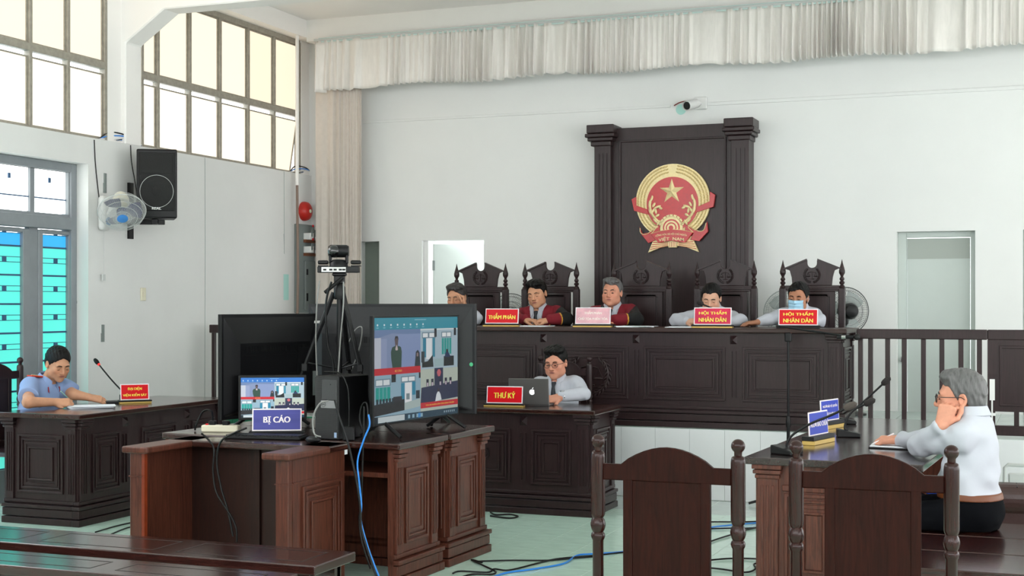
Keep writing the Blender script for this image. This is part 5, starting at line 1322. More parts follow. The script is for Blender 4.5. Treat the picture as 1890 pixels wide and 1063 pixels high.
# ============================================================ people: implicit surfaces polygonised on a grid (one continuous skin each)
def V(*a): return np.array(a, float)
def rotm(yaw=0, pitch=0, roll=0):
    cz, sz, cx, sx, cy, sy = math.cos(yaw), math.sin(yaw), math.cos(pitch), math.sin(pitch), math.cos(roll), math.sin(roll)
    return np.array([[cz, -sz, 0], [sz, cz, 0], [0, 0, 1]]) @ np.array([[1, 0, 0], [0, cx, -sx], [0, sx, cx]]) @ np.array([[cy, 0, sy], [0, 1, 0], [-sy, 0, cy]])
def nrm(v): v = np.asarray(v, float); return v / max(np.linalg.norm(v), 1e-9)
class Field:
    def __init__(s): s.p = []
    def cap(s, a, b, ra, rb=None, k=.02, op='u'):
        a, b = np.asarray(a, float), np.asarray(b, float); rb = ra if rb is None else rb; ba = b - a; L2 = max(ba @ ba, 1e-9)
        def f(x, y, z):
            px, py, pz = x - a[0], y - a[1], z - a[2]
            t = np.clip((px * ba[0] + py * ba[1] + pz * ba[2]) / L2, 0, 1)
            return np.sqrt((px - ba[0] * t) ** 2 + (py - ba[1] * t) ** 2 + (pz - ba[2] * t) ** 2) - (ra + (rb - ra) * t)
        R = max(ra, rb); s.p.append((f, np.minimum(a, b) - R, np.maximum(a, b) + R, k, op)); return s
    def ell(s, c, r, R=None, k=.02, op='u'):
        c = np.asarray(c, float); R = np.eye(3) if R is None else R; r = np.asarray(r, float)
        def f(x, y, z):
            px, py, pz = x - c[0], y - c[1], z - c[2]
            q = [(R[0, i] * px + R[1, i] * py + R[2, i] * pz) for i in range(3)]
            k0 = np.sqrt(sum((q[i] / r[i]) ** 2 for i in range(3))); k1 = np.sqrt(sum((q[i] / r[i] ** 2) ** 2 for i in range(3))) + 1e-9
            return k0 * (k0 - 1) / k1
        e = np.sqrt(((R * r) ** 2).sum(1)); s.p.append((f, c - e, c + e, k, op)); return s
    def fn(s, f, lo, hi, k=.004, op='s'): s.p.append((f, np.asarray(lo, float), np.asarray(hi, float), k, op)); return s
    def solve(s, h, fold=None):
        un = [q for q in s.p if q[4] == 'u']; m = .02
        lo = np.min([q[1] for q in un], 0) - m; hi = np.max([q[2] for q in un], 0) + m
        n = np.ceil((hi - lo) / h).astype(int) + 1
        ax = [(lo[i] + h * np.arange(n[i])).astype(np.float32) for i in range(3)]
        F = np.full(tuple(n), .06, np.float32)
        for f, a, b, k, op in s.p:
            mm = .03 + k
            i0 = np.clip(np.floor((a - mm - lo) / h).astype(int), 0, n); i1 = np.clip(np.ceil((b + mm - lo) / h).astype(int) + 1, 0, n)
            if (i1 <= i0).any(): continue
            sl = tuple(slice(i0[i], i1[i]) for i in range(3))
            d = np.broadcast_to(f(ax[0][sl[0]][:, None, None], ax[1][sl[1]][None, :, None], ax[2][sl[2]][None, None, :]), F[sl].shape).astype(np.float32)
            c = F[sl]
            if op == 'u':
                t = np.clip(.5 + .5 * (d - c) / k, 0, 1); F[sl] = d + (c - d) * t - k * t * (1 - t)
            else:
                d = -d; t = np.clip(.5 - .5 * (d - c) / k, 0, 1); F[sl] = d + (c - d) * t + k * t * (1 - t)
        if fold is not None: F += fold(ax[0][:, None, None], ax[1][None, :, None], ax[2][None, None, :]).astype(np.float32)
        for sl in ((0,), (-1,), (slice(None), 0), (slice(None), -1), (slice(None), slice(None), 0), (slice(None), slice(None), -1)): F[sl] = np.maximum(F[sl], .01)
        s.F, s.lo, s.h = F, lo, h
        return s
    def at(s, p):
        i = np.round((np.asarray(p) - s.lo) / s.h).astype(int)
        if (i < 0).any() or (i >= s.F.shape).any(): return .06
        return float(s.F[tuple(i)])
    def march(s, o, d, L=.6):
        o = np.asarray(o, float); d = nrm(d); t = 0
        while t < L:
            v = s.at(o + d * t)
            if v < 0: return o + d * (t + v)
            t += max(min(v, .02) * .7, .0015)
        return None
    def nets(s):
        F = s.F; I = F < 0
        c = np.zeros(tuple(q - 1 for q in F.shape), np.uint8)
        cor = [(i, j, k) for i in (0, 1) for j in (0, 1) for k in (0, 1)]
        for i, j, k in cor: c += I[i:F.shape[0] - 1 + i, j:F.shape[1] - 1 + j, k:F.shape[2] - 1 + k]
        act = (c > 0) & (c < 8); idx = np.argwhere(act); N = len(idx)
        ids = np.full(act.shape, -1, np.int32); ids[act] = np.arange(N)
        acc = np.zeros((N, 3)); cnt = np.zeros(N)
        fv = {q: F[idx[:, 0] + q[0], idx[:, 1] + q[1], idx[:, 2] + q[2]] for q in cor}
        for a in cor:
            for d in range(3):
                if a[d]: continue
                b = list(a); b[d] = 1; b = tuple(b)
                f0, f1 = fv[a], fv[b]; x = (f0 < 0) != (f1 < 0); t = np.where(x, f0 / np.where(x, f0 - f1, 1), 0)
                p = np.tile(np.array(a, float), (N, 1)); p[:, d] += t; acc[x] += p[x]; cnt[x] += 1
        vs = (idx + acc / cnt[:, None]) * s.h + s.lo
        quads = []
        for d in range(3):
            e, g = [(1, 2), (2, 0), (0, 1)][d]
            sl0 = [slice(None)] * 3; sl1 = [slice(None)] * 3
            sl0[d] = slice(0, -1); sl1[d] = slice(1, None)
            a, b = I[tuple(sl0)], I[tuple(sl1)]
            w = np.argwhere(a != b); w = w[(w[:, e] > 0) & (w[:, g] > 0) & (w[:, e] < F.shape[e] - 1) & (w[:, g] < F.shape[g] - 1)]
            ins = a[w[:, 0], w[:, 1], w[:, 2]]
            def cid(de, dg):
                q = w.copy(); q[:, e] += de; q[:, g] += dg; return ids[q[:, 0], q[:, 1], q[:, 2]]
            qd = np.stack([cid(-1, -1), cid(0, -1), cid(0, 0), cid(-1, 0)], 1); qd[~ins] = qd[~ins][:, ::-1]; quads.append(qd)
        return vs, np.concatenate(quads)
def cut_boxes(f, cuts, base):
    """flesh and cloth flatten where they rest on a surface: the resting solid is taken away"""
    for c, hf, rz in cuts:
        c = np.asarray(c, float) - base; hf = np.asarray(hf, float); cz, sz = math.cos(rz), math.sin(rz)
        def g(x, y, z, c=c, hf=hf, cz=cz, sz=sz):
            px, py = x - c[0], y - c[1]
            return np.maximum(np.maximum(np.abs(px * cz + py * sz) - hf[0], np.abs(-px * sz + py * cz) - hf[1]), np.abs(z - c[2]) - hf[2])
        e = np.array([abs(cz) * hf[0] + abs(sz) * hf[1], abs(sz) * hf[0] + abs(cz) * hf[1], hf[2]]); f.fn(g, c - e, c + e, .0015, 's')
def slab(c, w, d, z0, z1, rz=0): return ((c[0], c[1], (z0 + z1) / 2), (w / 2, d / 2, (z1 - z0) / 2), rz)
def net_obj(name, fld, m, parent, colf=None):
    vs, q = fld.nets(); q = q[(q >= 0).all(1)]
    me = bpy.data.meshes.new(name); me.vertices.add(len(vs)); me.vertices.foreach_set('co', vs.astype(np.float32).ravel())
    me.loops.add(q.size); me.loops.foreach_set('vertex_index', q.astype(np.int32).ravel()); me.polygons.add(len(q))
    me.polygons.foreach_set('loop_start', np.arange(0, q.size, 4, dtype=np.int32)); me.polygons.foreach_set('use_smooth', np.ones(len(q), bool))
    me.update(calc_edges=True); me.validate(); me.materials.append(m)
    if colf is not None:
        a = me.color_attributes.new('Col', 'FLOAT_COLOR', 'POINT'); c = np.ones((len(me.vertices), 4), np.float32)
        vv = np.empty(len(me.vertices) * 3, np.float32); me.vertices.foreach_get('co', vv); c[:, :3] = colf(vv.reshape(-1, 3)); a.data.foreach_set('color', c.ravel())
    o = bpy.data.objects.new(name, me); COL.objects.link(o); o.parent = parent
    return o
M_SKIN = mat('skin', '#c08a6c', .5, vcol=True, spec=.35, var=.05, vscale=60)
M_HAIRB = mat('black_hair', '#080707', .5, spec=.25, bump=.5, bscale=130, stretch=(1, .2, .2), var=.3, vscale=120)
M_HAIRG = mat('grey_hair', '#5d5c5c', .5, bump=.5, bscale=130, stretch=(1, .2, .2), var=.3, vscale=120)
M_HAIRS = mat('salt_pepper_hair', '#373534', .5, bump=.5, bscale=130, stretch=(1, .2, .2), var=.3, vscale=120)
M_SHIRT = mat('white_shirt', '#bfc2cb', .8, bump=.06, bscale=25)
M_BLUESH = mat('blue_uniform', '#8ea4cf', .8, bump=.08, bscale=25)
M_CLOTHV = mat('robe_cloth', '#ffffff', .85, vcol=True, bump=.1, bscale=60)
M_NAVY = mat('navy_trousers', '#07080c', .9, spec=.1, bump=.1, bscale=40)
M_TIE = mat('navy_tie', '#161a26', .5)
M_EYE = mat('eye_dark', '#120c0a', .25)
M_EYEW = mat('eye_white', '#d8cfc8', .3)
def head_prims(f, H, R, s=1.0, fat=0., female=False):
    g = lambda x, y, z: H + R @ (V(x, y, z) * s)
    E = lambda c, r, k, op='u': f.ell(g(*c), np.array(r) * s, R, k * s, op)
    C = lambda a, b, ra, rb, k, op='u': f.cap(g(*a), g(*b), ra * s, rb * s, k * s, op)
    E((0, .016, .032), (.075, .092, .083), .02)
    E((0, -.026, -.022), (.064 + fat, .062, .082), .03)
    E((0, -.034, -.068), (.05 + fat * 1.3, .05, .04), .03)
    E((0, -.07, -.1), (.022, .018, .016), .03)
    for q in (-1, 1):
        E((q * .040, -.058, -.028), (.024 + fat, .022, .022), .02)
        E((q * .052, -.02, -.065), (.018 + fat, .03, .025), .03)
        E((q * .077, .012, -.008), (.009, .019, .031), .006)
        E((q * .083, .006, -.006), (.006, .012, .02), .004, 's')
    C((-.04, -.078, .019), (.04, -.078, .019), .011, .011, .018)
    for q in (-1, 1):
        E((q * .031, -.098, -.003), (.02, .014, .0125), .012, 's')
        E((q * .031, -.073, -.004), (.0165, .0145, .0125), .006)
    C((0, -.086, .006), (0, -.104, -.028), .0075, .0105, .012)
    E((0, -.103, -.034), (.0125, .011, .0095), .008)
    for q in (-1, 1): E((q * .0125, -.094, -.037), (.0085, .009, .0075), .006)
    E((0, -.080, -.058), (.03, .012, .016), .015)
    E((0, -.0895, -.0555), (.022, .0065, .0048), .005)
    E((0, -.0875, -.0672), (.019, .0075, .0055), .005)
    C((-.022, -.0962, -.0612), (.022, -.0962, -.0612), .0022, .0022, .003, 's')
def hand_prims(f, W, d, n, thumb, curl=25, s=1.0, spread=.06, fist=False, thumb_in=.3):
    x = nrm(d); z = nrm(np.asarray(n) - (np.asarray(n) @ x) * x); y = np.cross(z, x) * thumb
    g = lambda a, b, c: W + s * (a * x + b * y + c * z)
    ys = (.030, .011, -.009, -.027); L = (.074, .082, .076, .060)
    for yi in ys: f.cap(g(.0, yi * .55, 0), g(.082 - abs(yi - .008) * .25, yi, .002), .0155 * s, .0118 * s, .014)
    f.ell(g(.03, .024, -.012), V(.034, .018, .016) * s, np.stack([x, y, z], 1), .012)
    for yi, l in zip(ys, L):
        p = g(.084 - abs(yi - .008) * .25, yi, .002); a = 0; dl = spread * (yi / .03)
        for seg, fr in ((.44, 1.0), (.31, 1.15), (.25, .8)):
            a += math.radians(curl) * fr
            q = p + s * l * seg * (math.cos(a) * (x + y * dl) - math.sin(a) * z)
            f.cap(p, q, .0088 * s, .0080 * s, .0035); p = q
    p = g(.018, .03, -.006)
    for seg, (a_, b_, c_) in zip((.036, .032, .026), ((.72, .62, -.3), (.88, .35 - thumb_in, -.3), (.92, .1 - thumb_in, -.35))):
        q = p + s * seg * nrm(a_ * x + b_ * y + c_ * z); f.cap(p, q, .0115 * s, .0092 * s, .006); p = q
def torso_frame(d):
    up = nrm(d['neck'] - d['hip']); r = nrm(d['shL'] - d['shR']); fw = nrm(np.cross(r, up)) ; fw = -fw if False else fw
    # local axes: x = person's left, -y = forward, z = up
    back = nrm(np.cross(up, r)); r = np.cross(back, up)
    return np.stack([r, back, up], 1)
def torso_prims(f, d, e=0., wide=1.0, belly=0.):
    R = torso_frame(d); d['R'] = R; hip, nk = d['hip'], d['neck']; L = np.linalg.norm(nk - hip); r, bk, up = R[:, 0], R[:, 1], R[:, 2]
    w = np.linalg.norm(d['shL'] - d['shR']) / 2
    f.ell(hip + up * L * .62 + bk * .005, V(w * .92 * wide + e, .105 + e, L * .42 + e), R, .04)
    f.ell(hip + up * L * .28 - bk * (.01 + belly), V(.148 * wide + e, .112 + e + belly, L * .38 + e), R, .05)
    f.ell(hip, V(.165 * wide + e, .125 + e, .12 + e), R, .05)
    for q in ('shL', 'shR'):
        f.cap(nk - up * .03 + bk * .012, d[q] * .86 + nk * .14, .045 + e, .048 + e, .04)
def arm_prims(f, d, sd, e0=0., e1=0., upto=1.0, short=False):
    sh, el, wr = d['sh' + sd], d['el' + sd], d['wr' + sd]
    if short:
        f.cap(sh, sh + (el - sh) * .72, .062 + e0, .058 + e0 + .008, .03); return
    f.cap(sh, el, .052 + e0, .041 + e0, .03)
    f.cap(el, el + (wr - el) * upto, .040 + e1, .028 + e1 * 1.1, .02)
def folds(amp, seed):
    def f(x, y, z):
        return amp * (np.sin(38 * x + 21 * z + 2.2 * np.sin(13 * y + seed)) * np.sin(17 * z - 11 * y + seed) + .6 * np.sin(60 * (z + .5 * x) + 3 * np.sin(19 * x + seed)) * np.sin(23 * y + 9 * x))
    return f
SKINC = {'tan': '#cc9676', 'fair': '#dba98e', 'dark': '#b07a5e', 'ruddy': '#d4947a'}
def l3(h): return np.array(lin(h)[:3])
def person(name, label, base, d, head, skin='tan', hair='short', hairm=None, cloth='shirt', clothm=None, collar=True, tie=None, h=.0042, hands=None, lapel=False, glasses=False, mask=False, moustache=False, fat=0., knees=None, hs=1.0, belly=0., eyes=.5, hairline=.06, seed=1, robe=False, wide=1.0, belt=False, feet=None, trousers=M_NAVY, cuts=(), table=None):
    base = np.asarray(base, float)
    if table is not None:
        for k in ('elL', 'elR', 'wrL', 'wrR'): d[k] = np.array(d[k], float); d[k][2] = max(d[k][2], table + ((.062 if robe else .054) if k[0] == 'e' else (.052 if robe else .042)))
    t = thing(name, label, 'person', tuple(base))
    d = {k: np.asarray(v, float) - base for k, v in d.items()}
    for sd in 'LR': d['sh' + sd] = d['sh' + sd] - V(0, 0, .045) + .10 * (d['neck'] - d['sh' + sd])
    H, R = np.asarray(head[0], float) - base, rotm(*head[1])
    G = lambda x, y, z: H + R @ (V(x, y, z) * hs)
    # ---- body, one continuous surface
    f = Field(); torso_prims(f, d, -.004, wide, belly)
    f.cap(d['neck'] - d['R'][:, 2] * .02, G(0, .03, -.06), .054, .052, .03)
    for sd in 'LR': arm_prims(f, d, sd, -.006 if cloth != 'short' else -.004, 0)
    head_prims(f, H, R, hs, fat)
    for sd in 'LR':
        hd = (hands or {}).get(sd)
        if hd: hand_prims(f, d['wr' + sd] + nrm(hd['d']) * .012, hd['d'], hd['n'], hd.get('t', 1 if sd == 'L' else -1), hd.get('curl', 25), hd.get('s', 1.0), hd.get('spread', .06), thumb_in=hd.get('ti', .3))
    cut_boxes(f, cuts, base)
    f.solve(h)
    sk = l3(SKINC[skin]); lip = l3('#a9685c') ; chk = sk * np.array([1.06, .86, .82])
    def colf(v):
        q = (v - H) @ R / hs; c = np.tile(sk, (len(v), 1))
        def mix(mk, col):
            nonlocal c; mk = np.clip(mk, 0, 1)[:, None]; c = c * (1 - mk) + col * mk
        fr = (q[:, 1] < -.03)
        mix(fr * .6 * np.exp(-(((np.abs(q[:, 0]) - .042) / .02) ** 2 + ((q[:, 2] + .03) / .022) ** 2)), chk)
        mix(fr * .5 * np.exp(-((q[:, 0] / .016) ** 2 + ((q[:, 2] + .034) / .016) ** 2)), chk)
        mix(fr * (q[:, 1] < -.075) * 1.3 * (1 - ((q[:, 0] / .025) ** 2 + ((q[:, 2] + .0612) / .0115) ** 2)), lip)
        if moustache: mix(fr * (q[:, 1] < -.07) * 2.5 * (1 - ((q[:, 0] / .034) ** 2 + ((q[:, 2] + .047) / .008) ** 2)), l3('#2a201d')); mix(fr * 2 * (1 - ((q[:, 0] / .016) ** 2 + ((q[:, 2] + .09) / .014) ** 2)), l3('#3a2d29'))
        return c
    net_obj('body', f, M_SKIN, t, colf)
    # ---- eyes and brows
    for q in (-1, 1):
        op = eyes
        if op > 0:
            b = MB(); b.sphere((0, 0, 0), (.0125 * hs, .004 * hs, .0022 * hs + .0035 * op * hs), 10, 6); o = b.build('eye', M_EYE, t, smooth=60)
        else:
            b = MB(); b.sphere((0, 0, 0), (.0135 * hs, .0035 * hs, .0016 * hs), 10, 6); o = b.build('eyelash', M_EYE, t, smooth=60)
        p = f.march(G(q * .031, -.15, -.006 if op > 0 else -.0105), R @ V(0, 1, 0)); p = G(q * .031, -.085, -.006) if p is None else p
        o.matrix_basis = Matrix.Translation(p) @ Matrix(R.tolist()).to_4x4() @ Matrix.Rotation(q * -.35, 4, 'Z')
        pts = []
        for i, (bx, bz) in enumerate(((.014, .0165), (.026, .021), (.038, .0215), (.048, .0165))):
            pp = f.march(G(q * bx, -.15, bz), R @ V(0, 1, 0)); pts.append(pp if pp is not None else G(q * bx, -.085, bz))
        MB().tube(smooth_path(pts, 3), [.0028 * hs] * 2 + [.0036 * hs] * 5 + [.0025 * hs] * 2 + [.0012 * hs], 6).build('eyebrow', hairm if hairm is not M_HAIRG else M_HAIRS, t, smooth=60)
    pts = []
    for bx in (-.021, -.012, 0, .012, .021):
        pp = f.march(G(bx, -.15, -.0612 - .002 * (abs(bx) / .02) ** 2), R @ V(0, 1, 0)); pts.append((pp if pp is not None else G(bx, -.09, -.0612)) + R @ V(0, .0004, 0))
    MB().tube(smooth_path(pts, 3), [.0008] * 3 + [.0016] * 7 + [.0008] * 3, 6).build('mouth_line', mat('mouth_dark', '#5a2b26', .6), t, smooth=60)
    # ---- hair
    hm = hairm or M_HAIRB
    fh = Field(); e = .011
    fh.ell(G(0, .018, .036), V(.075 + e, .091 + e, .083 + e) * hs, R, .02)
    fh.ell(G(0, .045, -.02), V(.07, .062, .06) * hs, R, .03)
    if hair == 'woman':
        fh.ell(G(0, .105, .0), V(.035, .03, .035) * hs, R, .02)
    if hair == 'fluffy':
        for i, (a, b_, c_) in enumerate(((-.04, -.045, .096), (0, -.055, .102), (.04, -.045, .096), (-.045, 0, .108), (.045, 0, .108), (0, .01, .116))): fh.ell(G(a, b_, c_), V(.034, .034, .018) * hs, R, .025)
    if hair == 'sweep':
        fh.ell(G(.015, -.05, .092), V(.06, .036, .022) * hs, R, .03); fh.ell(G(-.02, -.02, .104), V(.055, .055, .02) * hs, R, .03)
    def cut(x, y, z):
        px, py, pz = x - H[0], y - H[1], z - H[2]
        q0, q1, q2 = [(R[0, i] * px + R[1, i] * py + R[2, i] * pz) / hs for i in range(3)]
        side = np.abs(q0)
        zl = np.interp(q1, [-.2, -.075, -.045, -.028, -.012, .0, .03, .05, .2], [hairline + .01, hairline, hairline * .75, hairline * .35, -.012, -.012, -.03, -.058, -.07])
        if hair == 'woman': zl = np.interp(q1, [-.2, -.07, -.04, -.02, .0, .04, .2], [hairline, hairline, .045, .01, -.02, -.05, -.06])
        zl = zl + .012 * np.sin(q0 * 55 + seed) * (q1 < -.03) - .25 * np.clip(side - .045, 0, .04) * (q1 < -.02)
        return (q2 - zl) * hs * .85
    lo, hi = H - .17, H + .17
    fh.fn(cut, lo, hi, .006, 's'); 
    fh.p[-1] = ((lambda g: (lambda x, y, z: g(x, y, z)))(cut), lo, hi, .006, 's')
    for q in (-1, 1): fh.ell(G(q * .086, .008, -.012), V(.02, .02, .034) * hs, R, .006, 's')
    # keep region above the hair line: subtract (line - z) side
    k_ = len(fh.p) - 3
    fh.p[k_] = ((lambda x, y, z: cut(x, y, z)), lo, hi, .006, 's')
    def strands(x, y, z):
        return .0014 * np.sin(260 * (x * .9 + .35 * z) + 5 * np.sin(30 * y + seed)) + .0010 * np.sin(170 * (x - .4 * y) + 4 * np.sin(40 * z))
    fh.solve(min(h, .004), strands)
    net_obj('hair', fh, hm, t)
    # ---- clothes
    cm = clothm or M_SHIRT
    def garment(fl, e, ea, hh, nm, m_, amp=.0032, colf=None, post=None):
        fg = Field(); torso_prims(fg, d, e, wide, belly)
        for sd in 'LR':
            if cloth == 'short': arm_prims(fg, d, sd, .004, 0, short=True)
            else: arm_prims(fg, d, sd, ea[0], ea[1], .93)
        if cloth == 'short':
            for sd in 'LR':
                a, b_ = d['sh' + sd], d['el' + sd]; dr = nrm(b_ - a); c0 = a + (b_ - a) * .66
                fg.fn((lambda c0, dr, a: (lambda x, y, z: .0 - np.maximum((x - c0[0]) * dr[0] + (y - c0[1]) * dr[1] + (z - c0[2]) * dr[2], 0) * -1 if False else np.maximum(-((x - c0[0]) * dr[0] + (y - c0[1]) * dr[1] + (z - c0[2]) * dr[2]), np.sqrt((x - c0[0]) ** 2 + (y - c0[1]) ** 2 + (z - c0[2]) ** 2) - .1)))(c0, dr, a), c0 - .11, c0 + .11, .004, 's')
        # neck hole
        fg.cap(d['neck'] - d['R'][:, 2] * .0, G(0, .0, -.03), .058, .05, .006, 's')
        if post: post(fg)
        zcl = d['hip'][2] + (.074 if belt else .0); fg.fn(lambda x, y, z: z - zcl + 0 * x + 0 * y, d['hip'] - .3, d['hip'] + V(.3, .3, .08), .004, 's')
        cut_boxes(fg, [(c_, np.asarray(h_) + .004, r_) for c_, h_, r_ in cuts], base)
        fg.solve(hh, folds(amp, seed)); return fg, net_obj(nm, fg, m_, t, colf)
    T_ = d['R']; N_ = d['neck']
    hh = max(h, .005)
    if robe:
        fs_, _ = garment(None, .008, (.002, .002), .007, 'shirt', M_SHIRT, .001)
        def post(fg):
            def vee(x, y, z):
                px, py, pz = x - N_[0], y - N_[1], z - N_[2]
                q0, q1, q2 = [T_[0, i] * px + T_[1, i] * py + T_[2, i] * pz for i in range(3)]
                wv = .062 * np.clip((q2 + .30) / .30, 0, 1.3)
                return np.maximum(np.maximum(np.abs(q0 - 0) - wv, q1 + .02), -.19 - q1) * .9 + np.where(q2 < -.30, .05, 0)
            fg.fn(vee, N_ - .4, N_ + .3, .004, 's')
        xb = lambda z: np.interp(z, [-.5, -.22, -.15, -.08, -.02, .1], [.085, .09, .105, .135, .185, .24])
        mar, blk, gold = l3('#7a0f20'), l3('#0a0a0b'), l3('#d9a13a')
        def rcol(v):
            q = (v - N_) @ T_; c = np.tile(blk, (len(v), 1)); mk = (np.abs(q[:, 0]) < xb(q[:, 2])) & (q[:, 1] < .08); c[mk] = mar
            ed = (np.abs(np.abs(q[:, 0]) - xb(q[:, 2])) < .0045) & (q[:, 1] < .0) & (q[:, 2] < -.05); c[ed] = gold
            for sd in 'LR':
                el, wr = d['el' + sd], d['wr' + sd]; a = nrm(wr - el); L = np.linalg.norm(wr - el); s_ = (v - el) @ a; rad = np.linalg.norm((v - el) - s_[:, None] * a, axis=1)
                c[(s_ > L * .42) & (rad < .11)] = mar; c[(np.abs(s_ - L * .42) < .005) & (rad < .11)] = gold
            return c
        fg, _ = garment(None, .015, (.012, .016), .005, 'robe', M_CLOTHV, .004, rcol, post)
        fsurf = fs_
    else:
        fg, _ = garment(None, .010, (.009, .010), hh, 'shirt', cm, .0055)
        fsurf = fg
    ft = Field(); torso_prims(ft, d, .010, wide, belly); ft.solve(.007)
    fwd = -T_[:, 1]; up = T_[:, 2]; rt = T_[:, 0]
    def onc(x, z, fld=None, out=.004):
        fld = fld or ft; o = N_ + rt * x + up * z + fwd * .35; p = fld.march(o, -fwd, .6); return (p if p is not None else N_ + rt * x + up * z + fwd * .1) + fwd * out
    if collar:
        b = MB(); n = 22; vs = []
        for i in range(n + 1):
            a = math.radians(20 + 320 * i / n); fx, fy = math.sin(a), -math.cos(a); fr = max(0, -fy) ** 4
            def rp(rad, z): return N_ + rt * fx * rad + T_[:, 1] * (fy * rad * 1.05 + .004) + up * z
            vs += [rp(.061, .045 - .028 * fr), rp(.066, .05 - .03 * fr), rp(.083, .008 - .03 * fr), rp(.079, .004 - .03 * fr)]
        # pull front points down onto the chest
        b.add(vs, [(4 * i + j, 4 * i + (j + 1) % 4, 4 * i + 4 + (j + 1) % 4, 4 * i + 4 + j) for i in range(n) for j in range(4)])
        b.build('collar', cm if not robe else M_SHIRT, t, smooth=60)
        for q in (-1, 1):
            pts = [onc(q * .012, .0, out=.008), onc(q * .052, .012, out=.008), onc(q * .05, -.055, out=.007)]
            c = MB(); c.add([*pts, *[p - fwd * .006 for p in pts]], [(0, 1, 2), (5, 4, 3), (0, 3, 4, 1), (1, 4, 5, 2), (2, 5, 3, 0)]); c.build('collar_point', cm if not robe else M_SHIRT, t)
    if tie:
        b = MB(); vs = []; prof = ((.004, .016), (-.004, .019), (-.03, .012), (-.04, .014), (-.12, .024), (-.17, .028))
        for z, w_ in prof:
            for sx in (-1, 0, 1): vs.append(onc(sx * w_, z, out=.012 if sx else .017))
        n = len(prof); b.add(vs, [(3 * i + j, 3 * i + j + 1, 3 * i + 4 + j, 3 * i + 3 + j) for i in range(n - 1) for j in range(2)])
        o = b.build('tie', tie, t, smooth=50); s = o.modifiers.new('thick', 'SOLIDIFY'); s.thickness = .004
    # ---- trousers and shoes
    hipc = d['hip']; fwh = nrm(V(fwd[0], fwd[1], 0)); lat = nrm(V(rt[0], rt[1], 0))
    fl_ = Field(); fl_.ell(hipc + V(0, 0, .0), V(.18 * wide, .142, .135), T_, .03)
    kn = []
    for q, nm in ((1, 'L'), (-1, 'R')):
        h0 = hipc + lat * q * .085 - V(0, 0, .02); k0 = (np.asarray(knees[nm]) - base) if knees else h0 + fwh * .40 + lat * q * .05 + V(0, 0, .01)
        fz = (np.asarray(feet[nm]) - base) if feet else V(k0[0], k0[1], 0) + V(0, 0, (PODZ if base[2] > .8 else 0) - base[2] + .08) + fwh * .03
        fl_.cap(h0, k0, .09, .068, .04); fl_.cap(k0, fz, .066, .052, .03); kn.append((k0, fz))
    cut_boxes(fl_, [(c_, np.asarray(h_) + .004, r_) for c_, h_, r_ in cuts], base)
    fl_.solve(.009, folds(.003, seed + 2)); net_obj('trousers', fl_, trousers, t)
    for k0, fz in kn:
        b = MB(); c = fz + fwh * .06 - V(0, 0, .045); b.M = Matrix.Translation(c) @ Matrix.Rotation(math.atan2(fwh[1], fwh[0]), 4, 'Z'); b.sphere((0, 0, 0), (.13, .045, .042), 14, 8); b.build('shoe', M_BLACK, t, smooth=60)
    if belt:
        fb = Field(); torso_prims(fb, d, .0185, wide, belly); zb = hipc[2] + .07; fb.fn(lambda x, y, z: (.019 - np.abs((z - zb) + 0 * x)), hipc - .5, hipc + .6, .003, 's'); fb.p[-1] = ((lambda x, y, z: np.abs(z - zb) * -1 + .019 + 0 * x + 0 * y), hipc - .6, hipc + .9, .003, 's')
        fb.p[-1] = ((lambda x, y, z: .015 - np.abs(z - zb) + 0 * x + 0 * y), hipc - .6, hipc + .9, .003, 's')
        # subtracting keeps the outside of the given solid: solid = everything farther than 19 mm from the belt line
        fb.p[-1] = ((lambda x, y, z: .015 - np.abs(z - zb) + 0 * x + 0 * y), hipc - .6, hipc + .9, .003, 's')
        fb.solve(.005); net_obj('belt', fb, mat('tan_leather_belt', '#6b3716', .5), t)
    if glasses:
        M_GL = mat('glasses_frame', '#17171a', .3)
        for q in (-1, 1):
            rim = [G(q * .033 + .0245 * math.cos(a) * (1 - .12 * abs(math.sin(2 * a))), -.106 + .006 * abs(math.cos(a) + q) * .5, -.004 + .018 * math.sin(a)) for a in [2 * math.pi * i / 20 for i in range(21)]]
            MB().tube(rim, .0019 * hs, 6, cap=False).build('glasses_rim', M_GL, t, smooth=60)
            MB().tube([G(q * .056, -.1, .004), G(q * .078, -.06, .004), G(q * .083, .005, .004), G(q * .083, .022, -.008)], .0018 * hs, 6).build('temple_arm', M_GL, t, smooth=60)
            vs = rim[:-1]; b = MB(); b.add(vs, [tuple(range(20))]); b.build('glasses_lens', mat('clear_lens', '#20262a', .05, spec=.3, alpha=.06), t)
        MB().tube([G(-.009, -.107, .0), G(0, -.109, .003), G(.009, -.107, .0)], .0018 * hs, 6).build('glasses_bridge', M_GL, t)
    if mask:
        nx, nz = 22, 20; vs = []
        for j in range(nz + 1):
            for i in range(nx + 1):
                x = -.062 + .124 * i / nx; z = -.012 - .10 * j / nz
                p = f.march(G(x, -.2, z), R @ V(0, 1, 0), .2)
                q_ = (R.T @ (p - H)) / hs if p is not None else V(x, -.03, z)
                ym = -.108 + .30 * x * x / .062 * .5 + .18 * max(0, z * -1 - .085)
                yy = min(q_[1] - .005, ym + .5 * abs(x) ** 1.5 * 2) if abs(x) < .055 else q_[1] - .004
                yy += .0022 * math.sin(j * 1.25); vs.append(G(x, yy, z))
        b = MB(); b.add(vs, [(j * (nx + 1) + i, j * (nx + 1) + i + 1, (j + 1) * (nx + 1) + i + 1, (j + 1) * (nx + 1) + i) for j in range(nz) for i in range(nx)])
        o = b.build('face_mask', mat('mask_blue', '#a9d3ea', .8, var=.05, vscale=30), t, smooth=50); s = o.modifiers.new('thick', 'SOLIDIFY'); s.thickness = .0015
